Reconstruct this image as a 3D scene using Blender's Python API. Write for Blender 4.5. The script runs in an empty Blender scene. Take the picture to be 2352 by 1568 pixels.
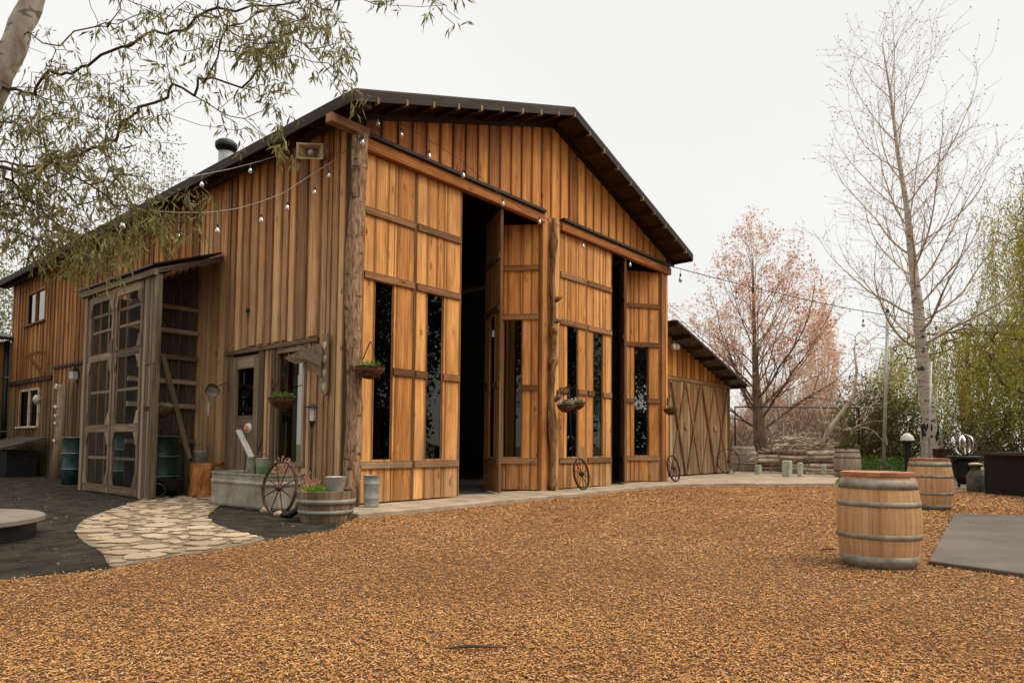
import bpy, math, random
import numpy as np
from mathutils import Vector, Matrix
random.seed(7); RNG = np.random.default_rng(7)
S = bpy.context.scene; COL = S.collection
R = math.radians
# ------------------------------------------------------------------ camera
YAW, PIT, ROL = R(39.8014), R(2.9363), R(0.4538)
CAM = Vector((-6.7365, -9.3331, 1.1)); FPX = 1558.2; PX, PY = 1176 + 28.77, 784 + 155.86
FW = Vector((math.cos(PIT)*math.cos(YAW), math.cos(PIT)*math.sin(YAW), math.sin(PIT)))
R0 = Vector((math.sin(YAW), -math.cos(YAW), 0)); U0 = R0.cross(FW)
RT = math.cos(ROL)*R0 + math.sin(ROL)*U0; UP = -math.sin(ROL)*R0 + math.cos(ROL)*U0
cd = bpy.data.cameras.new('camera'); cam = bpy.data.objects.new('camera', cd); COL.objects.link(cam)
m = Matrix((RT, UP, -FW)).transposed().to_4x4(); m.translation = CAM; cam.matrix_world = m
cd.sensor_width = 36; cd.lens = 36*FPX/2352; cd.shift_x = -28.77/2352; cd.shift_y = 155.86/2352
cd.clip_end = 2000; cd.clip_start = 0.05; S.camera = cam
def at(px, py, d):                       # the point seen at that place of the photo, d metres deep
    r = FW + RT*((px-PX)/FPX) - UP*((py-PY)/FPX); return CAM + r*d
def gp(px, py, z=0.0):                   # on the ground
    r = FW + RT*((px-PX)/FPX) - UP*((py-PY)/FPX); t = (z-CAM.z)/r.z; return CAM + r*t
def fy(px, py, y=0.0):                   # on a plane parallel to the barn front
    r = FW + RT*((px-PX)/FPX) - UP*((py-PY)/FPX); t = (y-CAM.y)/r.y; return CAM + r*t
def fx(px, py, x=0.0):                   # on a plane parallel to the barn's left wall
    r = FW + RT*((px-PX)/FPX) - UP*((py-PY)/FPX); t = (x-CAM.x)/r.x; return CAM + r*t
# ------------------------------------------------------------------ world, sun, exposure
SUN_EL, SUN_AZ = R(52), R(-62)           # azimuth of the sun measured from +x
sund = Vector((math.cos(SUN_EL)*math.cos(SUN_AZ), math.cos(SUN_EL)*math.sin(SUN_AZ), math.sin(SUN_EL)))
W = bpy.data.worlds.new("World"); S.world = W; W.use_nodes = True
nt = W.node_tree; nt.nodes.clear(); N = nt.nodes.new; Lk = nt.links.new
out = N('ShaderNodeOutputWorld'); bg = N('ShaderNodeBackground'); bg2 = N('ShaderNodeBackground'); add = N('ShaderNodeAddShader')
sky = N('ShaderNodeTexSky'); sky.sky_type = 'NISHITA'; sky.sun_disc = False; sky.sun_elevation = SUN_EL; sky.sun_rotation = R(90)-SUN_AZ
bg2.inputs[1].default_value = 0.01; Lk(sky.outputs[0], bg2.inputs[0])
tc = N('ShaderNodeTexCoord'); sep = N('ShaderNodeSeparateXYZ'); Lk(tc.outputs['Generated'], sep.inputs[0])
ramp = N('ShaderNodeValToRGB'); Lk(sep.outputs[2], ramp.inputs[0])   # overcast dome, brighter overhead
e = ramp.color_ramp.elements
e[0].position = 0.0; e[0].color = (.76, .75, .72, 1)
e[1].position = 1.0; e[1].color = (2.1, 2.06, 1.98, 1)
for p, v in ((.12, .84), (.3, .87), (.58, .87), (.75, 1.35)):
    q = e.new(p); q.color = (v, v*.985, v*.95, 1)
dot = N('ShaderNodeVectorMath'); dot.operation = 'DOT_PRODUCT'; Lk(tc.outputs['Generated'], dot.inputs[0]); dot.inputs[1].default_value = sund
mr = N('ShaderNodeMapRange'); mr.inputs[1].default_value = .68; mr.inputs[2].default_value = 1; mr.inputs[3].default_value = 0; mr.inputs[4].default_value = 1.6
Lk(dot.outputs['Value'], mr.inputs[0])
cl = N('ShaderNodeTexNoise'); cl.inputs['Scale'].default_value = 1.6; cl.inputs['Detail'].default_value = 4; Lk(tc.outputs['Generated'], cl.inputs[0])
clr = N('ShaderNodeMapRange'); clr.inputs[1].default_value = .3; clr.inputs[2].default_value = .7; clr.inputs[3].default_value = .95; clr.inputs[4].default_value = 1.03
Lk(cl.outputs[0], clr.inputs[0])
ad1 = N('ShaderNodeMath'); ad1.operation = 'ADD'; Lk(mr.outputs[0], ad1.inputs[0]); ad1.inputs[1].default_value = 1
mu = N('ShaderNodeMath'); mu.operation = 'MULTIPLY'; Lk(ad1.outputs[0], mu.inputs[0]); Lk(clr.outputs[0], mu.inputs[1])
Lk(ramp.outputs[0], bg.inputs[0]); Lk(mu.outputs[0], bg.inputs[1])
Lk(bg.outputs[0], add.inputs[0]); Lk(bg2.outputs[0], add.inputs[1]); Lk(add.outputs[0], out.inputs[0])
sd = bpy.data.lights.new('sun', 'SUN'); sd.energy = 1.5; sd.angle = R(20); sd.color = (1, .88, .70)
so = bpy.data.objects.new('sun', sd); COL.objects.link(so); so.rotation_euler = (-sund).to_track_quat('-Z', 'Y').to_euler(); so.location = (0, -20, 30)
S.view_settings.view_transform = 'Standard'; S.view_settings.look = 'None'; S.view_settings.exposure = 0.08; S.view_settings.gamma = 1
# ------------------------------------------------------------------ materials
def newmat(name):
    mt = bpy.data.materials.new(name); mt.use_nodes = True; t = mt.node_tree
    return mt, t, t.nodes['Principled BSDF'], t.nodes.new, t.links.new
def rampn(t, src, stops, interp='LINEAR'):
    r = t.nodes.new('ShaderNodeValToRGB'); r.color_ramp.interpolation = interp; e = r.color_ramp.elements
    e[0].position, e[0].color = stops[0][0], (*stops[0][1], 1); e[1].position, e[1].color = stops[-1][0], (*stops[-1][1], 1)
    for p, c in stops[1:-1]: q = e.new(p); q.color = (*c, 1)
    t.links.new(src, r.inputs[0]); return r.outputs[0]
def mathn(t, op, a, b=None, clamp=False):
    n = t.nodes.new('ShaderNodeMath'); n.operation = op; n.use_clamp = clamp
    for i, v in enumerate((a, b)):
        if v is None: continue
        if isinstance(v, (int, float)): n.inputs[i].default_value = v
        else: t.links.new(v, n.inputs[i])
    return n.outputs[0]
def mixc(t, f, a, b, mode='MIX'):
    n = t.nodes.new('ShaderNodeMix'); n.data_type = 'RGBA'; n.blend_type = mode
    if isinstance(f, (int, float)): n.inputs[0].default_value = f
    else: t.links.new(f, n.inputs[0])
    for i, v in ((6, a), (7, b)):
        if isinstance(v, tuple): n.inputs[i].default_value = (*v, 1)
        else: t.links.new(v, n.inputs[i])
    return n.outputs[2]
def maprange(t, v, a, b, c=0, d=1):
    n = t.nodes.new('ShaderNodeMapRange'); n.inputs[1].default_value = a; n.inputs[2].default_value = b; n.inputs[3].default_value = c; n.inputs[4].default_value = d
    t.links.new(v, n.inputs[0]); return n.outputs[0]
def noisen(t, vec, scale, detail=4, rough=.55, w=None, dist=0):
    n = t.nodes.new('ShaderNodeTexNoise'); n.inputs['Scale'].default_value = scale; n.inputs['Detail'].default_value = detail; n.inputs['Roughness'].default_value = rough; n.inputs['Distortion'].default_value = dist
    if w is not None: n.noise_dimensions = '4D'; t.links.new(w, n.inputs['W'])
    t.links.new(vec, n.inputs['Vector']); return n.outputs[0]
def scalev(t, vec, s):
    n = t.nodes.new('ShaderNodeVectorMath'); n.operation = 'MULTIPLY'; t.links.new(vec, n.inputs[0]); n.inputs[1].default_value = s; return n.outputs[0]
def bump(t, b, h, dist, strength=.6):
    n = t.nodes.new('ShaderNodeBump'); n.inputs['Distance'].default_value = dist; n.inputs['Strength'].default_value = strength
    t.links.new(h, n.inputs['Height']); t.links.new(n.outputs[0], b.inputs['Normal'])
def wood(name, dark, mid, light, knots=.5, grey=None, zr=(0, 3), gamt=0.0, rough=.75, stain=.5, gb=0.0, edge=.55, wx=.38):
    """planks: u runs along the grain, 'tone' differs from board to board"""
    mt, t, b, N, L = newmat(name)
    uv = N('ShaderNodeUVMap').outputs[0]; at_ = N('ShaderNodeAttribute'); at_.attribute_name = 'tone'; sp = N('ShaderNodeSeparateColor'); L(at_.outputs[0], sp.inputs[0])
    tone, t2 = sp.outputs[0], sp.outputs[1]
    # knots
    vk = N('ShaderNodeTexVoronoi'); vk.inputs['Scale'].default_value = 1; L(scalev(t, uv, (2.1, 6.5, 1)), vk.inputs['Vector'])
    kd = vk.outputs['Distance']; ksel = N('ShaderNodeSeparateColor'); L(vk.outputs['Color'], ksel.inputs[0])
    sel = mathn(t, 'GREATER_THAN', ksel.outputs[0], 1-knots)
    kn = mathn(t, 'MULTIPLY', maprange(t, kd, .07, .19, 1, 0), sel)
    halo = mathn(t, 'MULTIPLY', maprange(t, kd, .08, .42, 1, 0), sel)
    # grain, bent round the knots
    cv = N('ShaderNodeCombineXYZ'); su = N('ShaderNodeSeparateXYZ'); L(uv, su.inputs[0])
    L(mathn(t, 'MULTIPLY', su.outputs[0], 1.1), cv.inputs[0]); L(mathn(t, 'ADD', mathn(t, 'MULTIPLY', su.outputs[1], 34), mathn(t, 'MULTIPLY', halo, 2.4)), cv.inputs[1]); L(mathn(t, 'MULTIPLY', tone, 30), cv.inputs[2])
    g1 = noisen(t, cv.outputs[0], 1, 5, .65, dist=.3)
    g2 = noisen(t, scalev(t, uv, (3, 160, 1)), 1, 2, .6)
    g3 = noisen(t, scalev(t, uv, (.55, 5, 1)), 1, 3, .6)
    val = mathn(t, 'ADD', mathn(t, 'ADD', mathn(t, 'MULTIPLY', g1, .75), mathn(t, 'MULTIPLY', g2, .25)), mathn(t, 'MULTIPLY', mathn(t, 'SUBTRACT', tone, .5), .31))
    c = rampn(t, val, [(.26, dark), (.5, mid), (.72, light)])
    c = mixc(t, mathn(t, 'MULTIPLY', maprange(t, g3, .5, .72), stain), c, tuple(v*.42 for v in mid), 'MIX')
    c = mixc(t, mathn(t, 'MULTIPLY', halo, .45), c, tuple(v*.75 for v in (mid[0], mid[1]*.82, mid[2]*.6)))
    if grey:
        ge = N('ShaderNodeNewGeometry'); gs = N('ShaderNodeSeparateXYZ'); L(ge.outputs['Position'], gs.inputs[0])
        zz = mathn(t, 'ADD', gs.outputs[2], mathn(t, 'MULTIPLY', mathn(t, 'ADD', mathn(t, 'MULTIPLY', g3, 3.4), mathn(t, 'MULTIPLY', t2, 1.2)), -1))
        f = mathn(t, 'ADD', maprange(t, zz, zr[0]-2.3, zr[1]-2.3, 1, 0), gb, True)
        gc = rampn(t, mathn(t, 'ADD', val, 0), [(.25, tuple(v*.38 for v in grey)), (.5, tuple(v*.85 for v in grey)), (.75, tuple(v*1.5 for v in grey))])
        c = mixc(t, mathn(t, 'MULTIPLY', f, gamt), c, gc)
    c = mixc(t, mathn(t, 'MULTIPLY', kn, .85), c, tuple(v*.22 for v in mid))
    ed = mathn(t, 'ABSOLUTE', mathn(t, 'SUBTRACT', sp.outputs[2], .5)); ed = mathn(t, 'ADD', ed, mathn(t, 'MULTIPLY', mathn(t, 'SUBTRACT', g3, .5), .25))
    c = mixc(t, mathn(t, 'MULTIPLY', maprange(t, ed, .30, .5), edge), c, tuple(v*.30 for v in mid))
    gp2 = N('ShaderNodeNewGeometry').outputs['Position']; big = noisen(t, scalev(t, gp2, (1.6, 1.6, .5)), 1, 4, .6)
    c = mixc(t, mathn(t, 'MULTIPLY', maprange(t, big, .46, .66), wx), c, tuple(v*.40 for v in mid))
    L(c, b.inputs['Base Color']); b.inputs['Roughness'].default_value = rough; b.inputs['Specular IOR Level'].default_value = .25
    bump(t, b, mathn(t, 'ADD', g1, mathn(t, 'MULTIPLY', kn, -.5)), .006, .5)
    return mt
def plain(name, c, rough=.6, metal=0, var=.25, scale=6, bmp=0.0, spec=.4, c2=None, thr=(.35, .7)):
    mt, t, b, N, L = newmat(name)
    oc = N('ShaderNodeTexCoord').outputs['Object']; n = noisen(t, oc, scale, 5, .6)
    c2 = c2 or tuple(v*(1-var*1.6) for v in c)
    L(rampn(t, n, [(thr[0], c2), (thr[1], tuple(min(1, v*(1+var*.4)) for v in c))]), b.inputs['Base Color'])
    b.inputs['Roughness'].default_value = rough; b.inputs['Metallic'].default_value = metal; b.inputs['Specular IOR Level'].default_value = spec
    if bmp: bump(t, b, noisen(t, oc, scale*6, 4, .6), bmp, .6)
    return mt
def tonemat(name, stops, rough=.8, trans=0.0, spec=.2, noise=0.0):
    """colour taken from each piece's own tone; used for leaves, chips, stones"""
    mt, t, b, N, L = newmat(name)
    at_ = N('ShaderNodeAttribute'); at_.attribute_name = 'tone'; sp = N('ShaderNodeSeparateColor'); L(at_.outputs[0], sp.inputs[0])
    v = sp.outputs[0]
    if noise: v = mathn(t, 'ADD', v, mathn(t, 'MULTIPLY', mathn(t, 'SUBTRACT', noisen(t, N('ShaderNodeTexCoord').outputs['Object'], 22, 4), .5), noise))
    c = rampn(t, v, stops); L(c, b.inputs['Base Color']); b.inputs['Roughness'].default_value = rough; b.inputs['Specular IOR Level'].default_value = spec
    if trans:
        tr = N('ShaderNodeBsdfTranslucent'); L(c, tr.inputs[0]); mx = N('ShaderNodeMixShader'); mx.inputs[0].default_value = trans
        L(b.outputs[0], mx.inputs[1]); L(tr.outputs[0], mx.inputs[2]); L(mx.outputs[0], t.nodes['Material Output'].inputs[0])
    return mt
def barkmat(name, dark, light, sc=(6, 6, 1.2), bd=.02, scars=None, scs=0.0):
    mt, t, b, N, L = newmat(name); oc = N('ShaderNodeTexCoord').outputs['Object']
    n = noisen(t, scalev(t, oc, sc), 1.6, 6, .65, dist=.6)
    c = rampn(t, n, [(.34, dark), (.62, light)])
    if scars:
        n2 = noisen(t, scalev(t, oc, (2.2, 2.2, 5)), 1.4, 3, .6); c = mixc(t, mathn(t, 'MULTIPLY', maprange(t, n2, .60, .64), scs), c, scars)
    L(c, b.inputs['Base Color']); b.inputs['Roughness'].default_value = .9; b.inputs['Specular IOR Level'].default_value = .15
    bump(t, b, n, bd, .9); return mt
def glassmat(name, tint=(.02, .025, .025), ior=1.7, base=.06):
    mt, t, b, N, L = newmat(name); fr = N('ShaderNodeFresnel'); fr.inputs[0].default_value = ior
    gl = N('ShaderNodeBsdfGlossy'); gl.inputs['Roughness'].default_value = .015; gl.inputs[0].default_value = (.42, .43, .40, 1)
    tr = N('ShaderNodeBsdfTransparent'); tr.inputs[0].default_value = (.35, .38, .36, 1); mx = N('ShaderNodeMixShader')
    L(mathn(t, 'ADD', fr.outputs[0], base, True), mx.inputs[0]); L(tr.outputs[0], mx.inputs[1]); L(gl.outputs[0], mx.inputs[2]); L(mx.outputs[0], t.nodes['Material Output'].inputs[0])
    return mt
M = {}
M['gable'] = wood('gable_siding', (.12, .030, .005), (.48, .17, .034), (.72, .325, .085), .45, stain=.5, edge=.8)
M['leaf'] = wood('door_boards', (.17, .052, .010), (.56, .235, .060), (.82, .43, .145), .6, grey=(.30, .20, .12), zr=(.15, .8), gamt=.6, stain=.45, edge=.85, wx=.42)
M['rail'] = wood('door_rails', (.055, .022, .009), (.22, .10, .038), (.42, .22, .10), .3, grey=(.28, .19, .12), zr=(.5, 1.6), gamt=.7, stain=.5)
M['side'] = wood('side_siding', (.085, .026, .006), (.45, .17, .042), (.80, .40, .13), .45, grey=(.56, .36, .19), zr=(3.2, 6.6), gamt=.85, stain=.6, gb=0.0)
M['sidelow'] = wood('weathered_siding', (.05, .03, .018), (.20, .135, .08), (.38, .27, .165), .3, stain=.6)
M['farside'] = wood('far_siding', (.06, .02, .005), (.33, .125, .026), (.62, .30, .085), .3, grey=(.13, .10, .06), zr=(1.6, 4.2), gamt=.85, stain=.5)
M['greyw'] = wood('grey_boards', (.055, .036, .020), (.235, .165, .10), (.42, .31, .20), .25, stain=.5)
M['doorw'] = wood('screen_door_wood', (.05, .030, .016), (.20, .135, .078), (.38, .27, .17), .25, stain=.6)
M['darkw'] = wood('dark_boards', (.012, .009, .006), (.05, .036, .025), (.10, .075, .052), .2, stain=.5)
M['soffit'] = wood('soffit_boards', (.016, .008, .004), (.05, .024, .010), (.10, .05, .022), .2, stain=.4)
M['fascia'] = wood('fascia_boards', (.008, .005, .003), (.028, .018, .010), (.065, .042, .025), .2, stain=.5)
M['purlin'] = wood('purlin_ends', (.12, .07, .03), (.30, .19, .09), (.45, .31, .17), .1)
M['shedw'] = wood('shed_doors', (.10, .045, .016), (.36, .19, .075), (.58, .36, .17), .35, grey=(.36, .29, .20), zr=(.6, 3.0), gamt=.5, stain=.4)
M['stave'] = wood('oak_staves', (.24, .125, .052), (.52, .30, .14), (.62, .39, .20), .06, stain=.25, edge=.15, wx=.25)
M['oldstave'] = wood('old_staves', (.11, .085, .06), (.34, .26, .19), (.50, .40, .30), .1, stain=.3)
M['top'] = wood('barrel_top', (.14, .06, .03), (.38, .17, .085), (.52, .27, .15), .2, stain=.3)
M['log'] = barkmat('peeled_log', (.07, .034, .018), (.42, .265, .155), (16, 16, 3.0), .03, scars=(.06, .03, .017), scs=.8)
M['twistlog'] = barkmat('gnarled_log', (.05, .028, .014), (.33, .19, .09), (8, 8, 1.6), .04)
M['stump'] = barkmat('stump_wood', (.10, .03, .008), (.46, .19, .055), (5, 5, 1.5), .02)
M['iron'] = plain('rusty_iron', (.075, .042, .028), .8, .3, .5, 14, .003, c2=(.02, .014, .011))
M['rust'] = plain('rust_red', (.11, .05, .034), .85, .1, .5, 12, .003)
M['hoop'] = plain('galvanised_hoop', (.29, .27, .22), .65, .1, .35, 9, c2=(.17, .14, .10))
M['galv'] = plain('galvanised_steel', (.36, .37, .345), .5, .4, .22, 7)
M['tank'] = plain('stock_tank', (.34, .32, .255), .6, .15, .35, 3, c2=(.19, .15, .10))
M['white'] = plain('white_enamel', (.50, .475, .42), .4, 0, .15, 8)
M['black'] = plain('black_metal', (.012, .012, .013), .5, .2, .3, 5)
M['green'] = plain('green_drum', (.012, .055, .035), .45, .1, .35, 4)
M['teal'] = plain('teal_drum', (.03, .07, .065), .5, .1, .4, 5)
M['terra'] = plain('terracotta', (.42, .13, .05), .8)
M['coir'] = plain('coir_basket', (.20, .085, .035), .95, 0, .6, 30, .01)
M['conc'] = plain('slab_concrete', (.38, .295, .205), .88, 0, .3, 1.8, .002, c2=(.24, .18, .12))
M['pad'] = plain('grey_pad', (.125, .10, .078), .85, 0, .22, 1.3, .002)
M['tabletop'] = plain('round_top', (.19, .15, .115), .8, 0, .15, 2.5, .001)
M['fabric'] = plain('ground_cloth', (.040, .034, .023), .95, 0, .45, 3.2, .008, c2=(.014, .012, .008), spec=.1)
M['earth'] = plain('dry_earth', (.16, .12, .075), 1, 0, .4, .6, .01, c2=(.075, .08, .03))
M['grit'] = plain('path_mortar', (.23, .17, .105), .95, 0, .3, 9, .004)
M['roofmetal'] = plain('roof_metal', (.045, .038, .032), .6, .3, .4, 3)
M['tin'] = plain('shed_roof_tin', (.17, .145, .12), .55, .4, .4, 4)
M['wire'] = plain('black_cable', (.03, .028, .026), .7)
M['palecable'] = plain('pale_cable', (.30, .27, .23), .6)
M['pole'] = plain('steel_pole', (.44, .42, .38), .5, .3, .2, 3)
M['horn'] = plain('cream_horn', (.55, .42, .24), .5)
M['burlap'] = plain('burlap', (.24, .165, .10), .95, 0, .3, 14, .004)
M['chrome'] = plain('polished_steel', (.6, .58, .55), .15, 1, .1, 3)
M['cream'] = plain('cream_paint', (.62, .54, .38), .7)
M['milkcan'] = plain('olive_can', (.10, .10, .065), .7, .1, .4, 6)
M['palepost'] = plain('pale_green_post', (.42, .45, .33), .85, c2=(.28, .31, .22))
M['oldstavehoop'] = plain('dull_band', (.27, .25, .20), .7, .1)
M['orange'] = plain('orange_paint', (.62, .17, .05), .6)
M['glass'] = glassmat('window_glass')
M['glass2'] = glassmat('bright_window_glass', base=.55)
mt, t, b, N_, L_ = newmat('bulb_glass'); b.inputs['Base Color'].default_value = (.6, .54, .45, 1); b.inputs['Roughness'].default_value = .08; b.inputs['Transmission Weight'].default_value = .45; M['bulb'] = mt
mt, t, b, N_, L_ = newmat('screen_mesh'); b.inputs['Base Color'].default_value = (.03, .035, .03, 1); b.inputs['Roughness'].default_value = .7; b.inputs['Alpha'].default_value = .08; M['screen'] = mt
M['leaf_olive'] = tonemat('narrow_leaves', [(0, (.085, .09, .026)), (.5, (.23, .21, .07)), (.85, (.36, .32, .13)), (1, (.42, .28, .16))], .6, .45)
M['leaf_pale'] = tonemat('pale_leaves', [(0, (.10, .11, .04)), (1, (.30, .29, .14))], .7, .4)
M['leaf_maple'] = tonemat('young_maple_leaves', [(0, (.46, .20, .13)), (.5, (.68, .38, .27)), (1, (.72, .50, .30))], .7, .5)  # far leaf and twig tones lightened in place of distance haze
M['leaf_willow'] = tonemat('willow_leaves', [(0, (.18, .17, .025)), (.5, (.42, .38, .065)), (1, (.62, .54, .15))], .7, .4)
M['leaf_dark'] = tonemat('evergreen_leaves', [(0, (.014, .02, .008)), (.6, (.05, .055, .018)), (1, (.11, .105, .035))], .7, .2)
M['leaf_shrub'] = tonemat('olive_shrub_leaves', [(0, (.05, .052, .018)), (.5, (.17, .155, .05)), (1, (.33, .29, .11))], .7, .35)
M['budleaf'] = tonemat('swelling_buds', [(0, (.20, .12, .07)), (.6, (.42, .28, .17)), (1, (.46, .42, .20))], .8, .3)
M['leaf_herb'] = tonemat('herb_leaves', [(0, (.05, .12, .015)), (1, (.24, .38, .06))], .6, .35)
M['petal'] = tonemat('petals', [(0, (.75, .7, .62)), (.45, (.75, .72, .7)), (.5, (.12, .06, .2)), (.8, (.3, .1, .25)), (1, (.7, .45, .1))], .6, .3)
M['thicket'] = tonemat('bare_thicket', [(0, (.24, .145, .095)), (.6, (.48, .33, .235)), (1, (.66, .52, .40))], .9)
M['chip'] = tonemat('wood_chips', [(0, (.13, .055, .020)), (.2, (.31, .13, .040)), (.5, (.46, .212, .066)), (.8, (.56, .28, .095)), (1, (.66, .42, .20))], .85)
M['stone'] = tonemat('flagstones', [(0, (.27, .195, .125)), (1, (.46, .345, .235))], .9, noise=.9)
M['birch'] = barkmat('birch_bark', (.27, .22, .17), (.54, .48, .40), (2, 2, 6), .01, scars=(.035, .028, .022), scs=.9)
M['birchtwig'] = plain('birch_twigs', (.52, .40, .29), .9)
M['brown_bark'] = barkmat('brown_bark', (.07, .045, .03), (.24, .16, .11))
M['pale_bark'] = barkmat('pale_bark', (.26, .22, .17), (.58, .53, .45), (5, 5, 2), .01, scars=(.06, .05, .035), scs=.7)
M['twig'] = plain('leafy_twigs', (.085, .05, .032), .9)
M['blackbark'] = plain('black_bark', (.05, .038, .028), .95, 0, .5, 20, .004)
M['tan_bark'] = barkmat('tan_bark', (.28, .21, .14), (.58, .48, .35), (3, 3, 3), .01)
M['grit_bits'] = tonemat('grit_bits', [(0, (.02, .018, .014)), (.5, (.09, .07, .045)), (1, (.36, .22, .11))], .95)
def mulchmat():
    mt, t, b, N, L = newmat('mulch_bed'); oc = N('ShaderNodeTexCoord').outputs['Object']
    d = noisen(t, oc, 9, 3); v = N('ShaderNodeTexVoronoi'); v.inputs['Scale'].default_value = 26; v.inputs['Randomness'].default_value = 1
    mv = N('ShaderNodeVectorMath'); mv.operation = 'MULTIPLY'; L(oc, mv.inputs[0]); mv.inputs[1].default_value = (1, 2.4, 1)
    ro = N('ShaderNodeVectorRotate'); ro.rotation_type = 'Z_AXIS'; L(mv.outputs[0], ro.inputs[0]); L(mathn(t, 'MULTIPLY', d, 1.2), ro.inputs['Angle']); L(ro.outputs[0], v.inputs['Vector'])
    s = N('ShaderNodeSeparateColor'); L(v.outputs['Color'], s.inputs[0])
    c = rampn(t, s.outputs[0], [(0, (.16, .07, .024)), (.35, (.30, .138, .048)), (.7, (.43, .205, .073)), (1, (.54, .29, .11))])
    L(c, b.inputs['Base Color']); b.inputs['Roughness'].default_value = .9; bump(t, b, mathn(t, 'ADD', s.outputs[1], v.outputs['Distance']), .02, 1); return mt
M['mulch'] = mulchmat()
# ------------------------------------------------------------------ mesh builder
class MB:
    def __init__(s): s.v = []; s.f = []; s.uv = []; s.t = []
    def face(s, idx, uvs, tone, edge=None):
        s.f.append(idx); s.uv.extend(uvs); s.t.extend([(tone[0], tone[1], .5 if edge is None else edge[i]) for i in range(len(idx))])
    def obox(s, o, a, bb, c, tone=None):
        """box from corner o with edge vectors a (grain), bb, c"""
        o, a, bb, c = Vector(o), Vector(a), Vector(bb), Vector(c)
        if a.cross(bb).dot(c) < 0: bb, c = c, bb
        tone = (random.random(), random.random()) if tone is None else (tone, random.random())
        n = len(s.v); s.v += [o, o+a, o+a+bb, o+bb, o+c, o+a+c, o+a+bb+c, o+bb+c]
        la, lb, lc = a.length, bb.length, c.length; u, w = random.uniform(0, 40), random.uniform(0, 40)
        def q(idx, su, sv): s.face([n+i for i in idx], [(u+x*su, w+y*sv) for x, y in ((0, 0), (1, 0), (1, 1), (0, 1))], tone, (0, 0, 1, 1))
        q((4, 5, 6, 7), la, lb); q((1, 0, 3, 2), la, lb); q((0, 1, 5, 4), la, lc); q((2, 3, 7, 6), la, lc)
        q((3, 0, 4, 7), lb*.2, lc); q((1, 2, 6, 5), lb*.2, lc)
        return s
    def box(s, x0, y0, z0, x1, y1, z1, tone=None):
        d = [(x1-x0, 0, 0), (0, y1-y0, 0), (0, 0, z1-z0)]; d.sort(key=lambda v: -sum(abs(k) for k in v)); return s.obox((min(x0, x1) if 0 else x0, y0, z0), d[0], d[1], d[2], tone)
    def beam(s, p, q, w, h, up=(0, 0, 1), tone=None):
        p, q = Vector(p), Vector(q); d = q-p; sd = d.cross(Vector(up)).normalized(); u = sd.cross(d).normalized()
        return s.obox(p-sd*w/2-u*h/2, d, sd*w, u*h, tone)
    def tube(s, pts, rad, n=8, tone=None, cap=True, jit=0.0):
        pts = [Vector(p) for p in pts]; rad = rad if isinstance(rad, (list, tuple)) else [rad]*len(pts)
        tone = (random.random(), random.random()) if tone is None else (tone, tone)
        base = len(s.v); ref = Vector((0, 0, 1)); acc = 0
        d0 = (pts[1]-pts[0]).normalized(); ref = Vector((1, 0, 0)) if abs(d0.z) > .8 else Vector((0, 0, 1))
        prev = d0.cross(ref).normalized(); us = []
        for i, p in enumerate(pts):
            d = (pts[min(i+1, len(pts)-1)]-pts[max(i-1, 0)]).normalized()
            a = (prev-d*prev.dot(d)).normalized(); prev = a; c = d.cross(a)
            if i: acc += (p-pts[i-1]).length
            us.append(acc)
            for k in range(n):
                th = 2*math.pi*k/n; r = rad[i]*(1+random.uniform(-jit, jit)); s.v.append(p+(a*math.cos(th)+c*math.sin(th))*r)
        for i in range(len(pts)-1):
            for k in range(n):
                k2 = (k+1) % n; A = base+i*n
                w0, w1 = k/n*6.28*rad[i], (k+1)/n*6.28*rad[i]
                s.face([A+k, A+n+k, A+n+k2, A+k2], [(us[i], w0), (us[i+1], w0), (us[i+1], w1), (us[i], w1)], tone)
        if cap:
            s.face([base+k for k in range(n)], [(0, 0)]*n, tone); L0 = base+(len(pts)-1)*n
            s.face([L0+n-1-k for k in range(n)], [(0, 0)]*n, tone)
        return s
    def lathe(s, prof, n=24, o=(0, 0, 0), axis='z', tone=None, close=True, ex=1.0, ey=1.0, ribs=0, ribamp=0):
        o = Vector(o); base = len(s.v); tone0 = (random.random(), random.random()) if tone is None else (tone, tone)
        for r, z in prof:
            for k in range(n):
                th = 2*math.pi*k/n; rr = r*(1+(ribamp*math.cos(th*ribs) if ribs else 0)); a, b2 = rr*math.cos(th)*ex, rr*math.sin(th)*ey
                s.v.append(o+(Vector((a, b2, z)) if axis == 'z' else Vector((z, a, b2)) if axis == 'x' else Vector((a, -z, b2))))
        for i in range(len(prof)-1):
            for k in range(n):
                k2 = (k+1) % n; A = base+i*n; s.face([A+k, A+k2, A+n+k2, A+n+k], [(k/n*2, prof[i][1]), ((k+1)/n*2, prof[i][1]), ((k+1)/n*2, prof[i+1][1]), (k/n*2, prof[i+1][1])], tone0)
        if close:
            s.face([base+n-1-k for k in range(n)], [(0, 0)]*n, tone0); T = base+(len(prof)-1)*n
            s.face([T+k for k in range(n)], [(0, 0)]*n, tone0)
        return s
    def prism(s, pts, ext, tone=None):
        """flat outline pts (3-D, in order) thickened by vector ext"""
        pts = [Vector(p) for p in pts]; ext = Vector(ext); n = len(pts); base = len(s.v); s.v += pts+[p+ext for p in pts]
        tone = (random.random(), random.random()) if tone is None else (tone, tone)
        nn = Vector((0, 0, 0))
        for i in range(n): nn += (pts[i]-pts[0]).cross(pts[(i+1) % n]-pts[0])
        fl = nn.dot(ext) < 0
        u0, w0 = random.uniform(0, 30), random.uniform(0, 30); e = (pts[1]-pts[0]).normalized(); g = nn.normalized().cross(e)
        uvf = lambda p: (u0+(p-pts[0]).dot(e), w0+(p-pts[0]).dot(g))
        top = list(range(base+n, base+2*n)); bot = list(range(base+n-1, base-1, -1))
        if fl: top.reverse(); bot.reverse()
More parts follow.
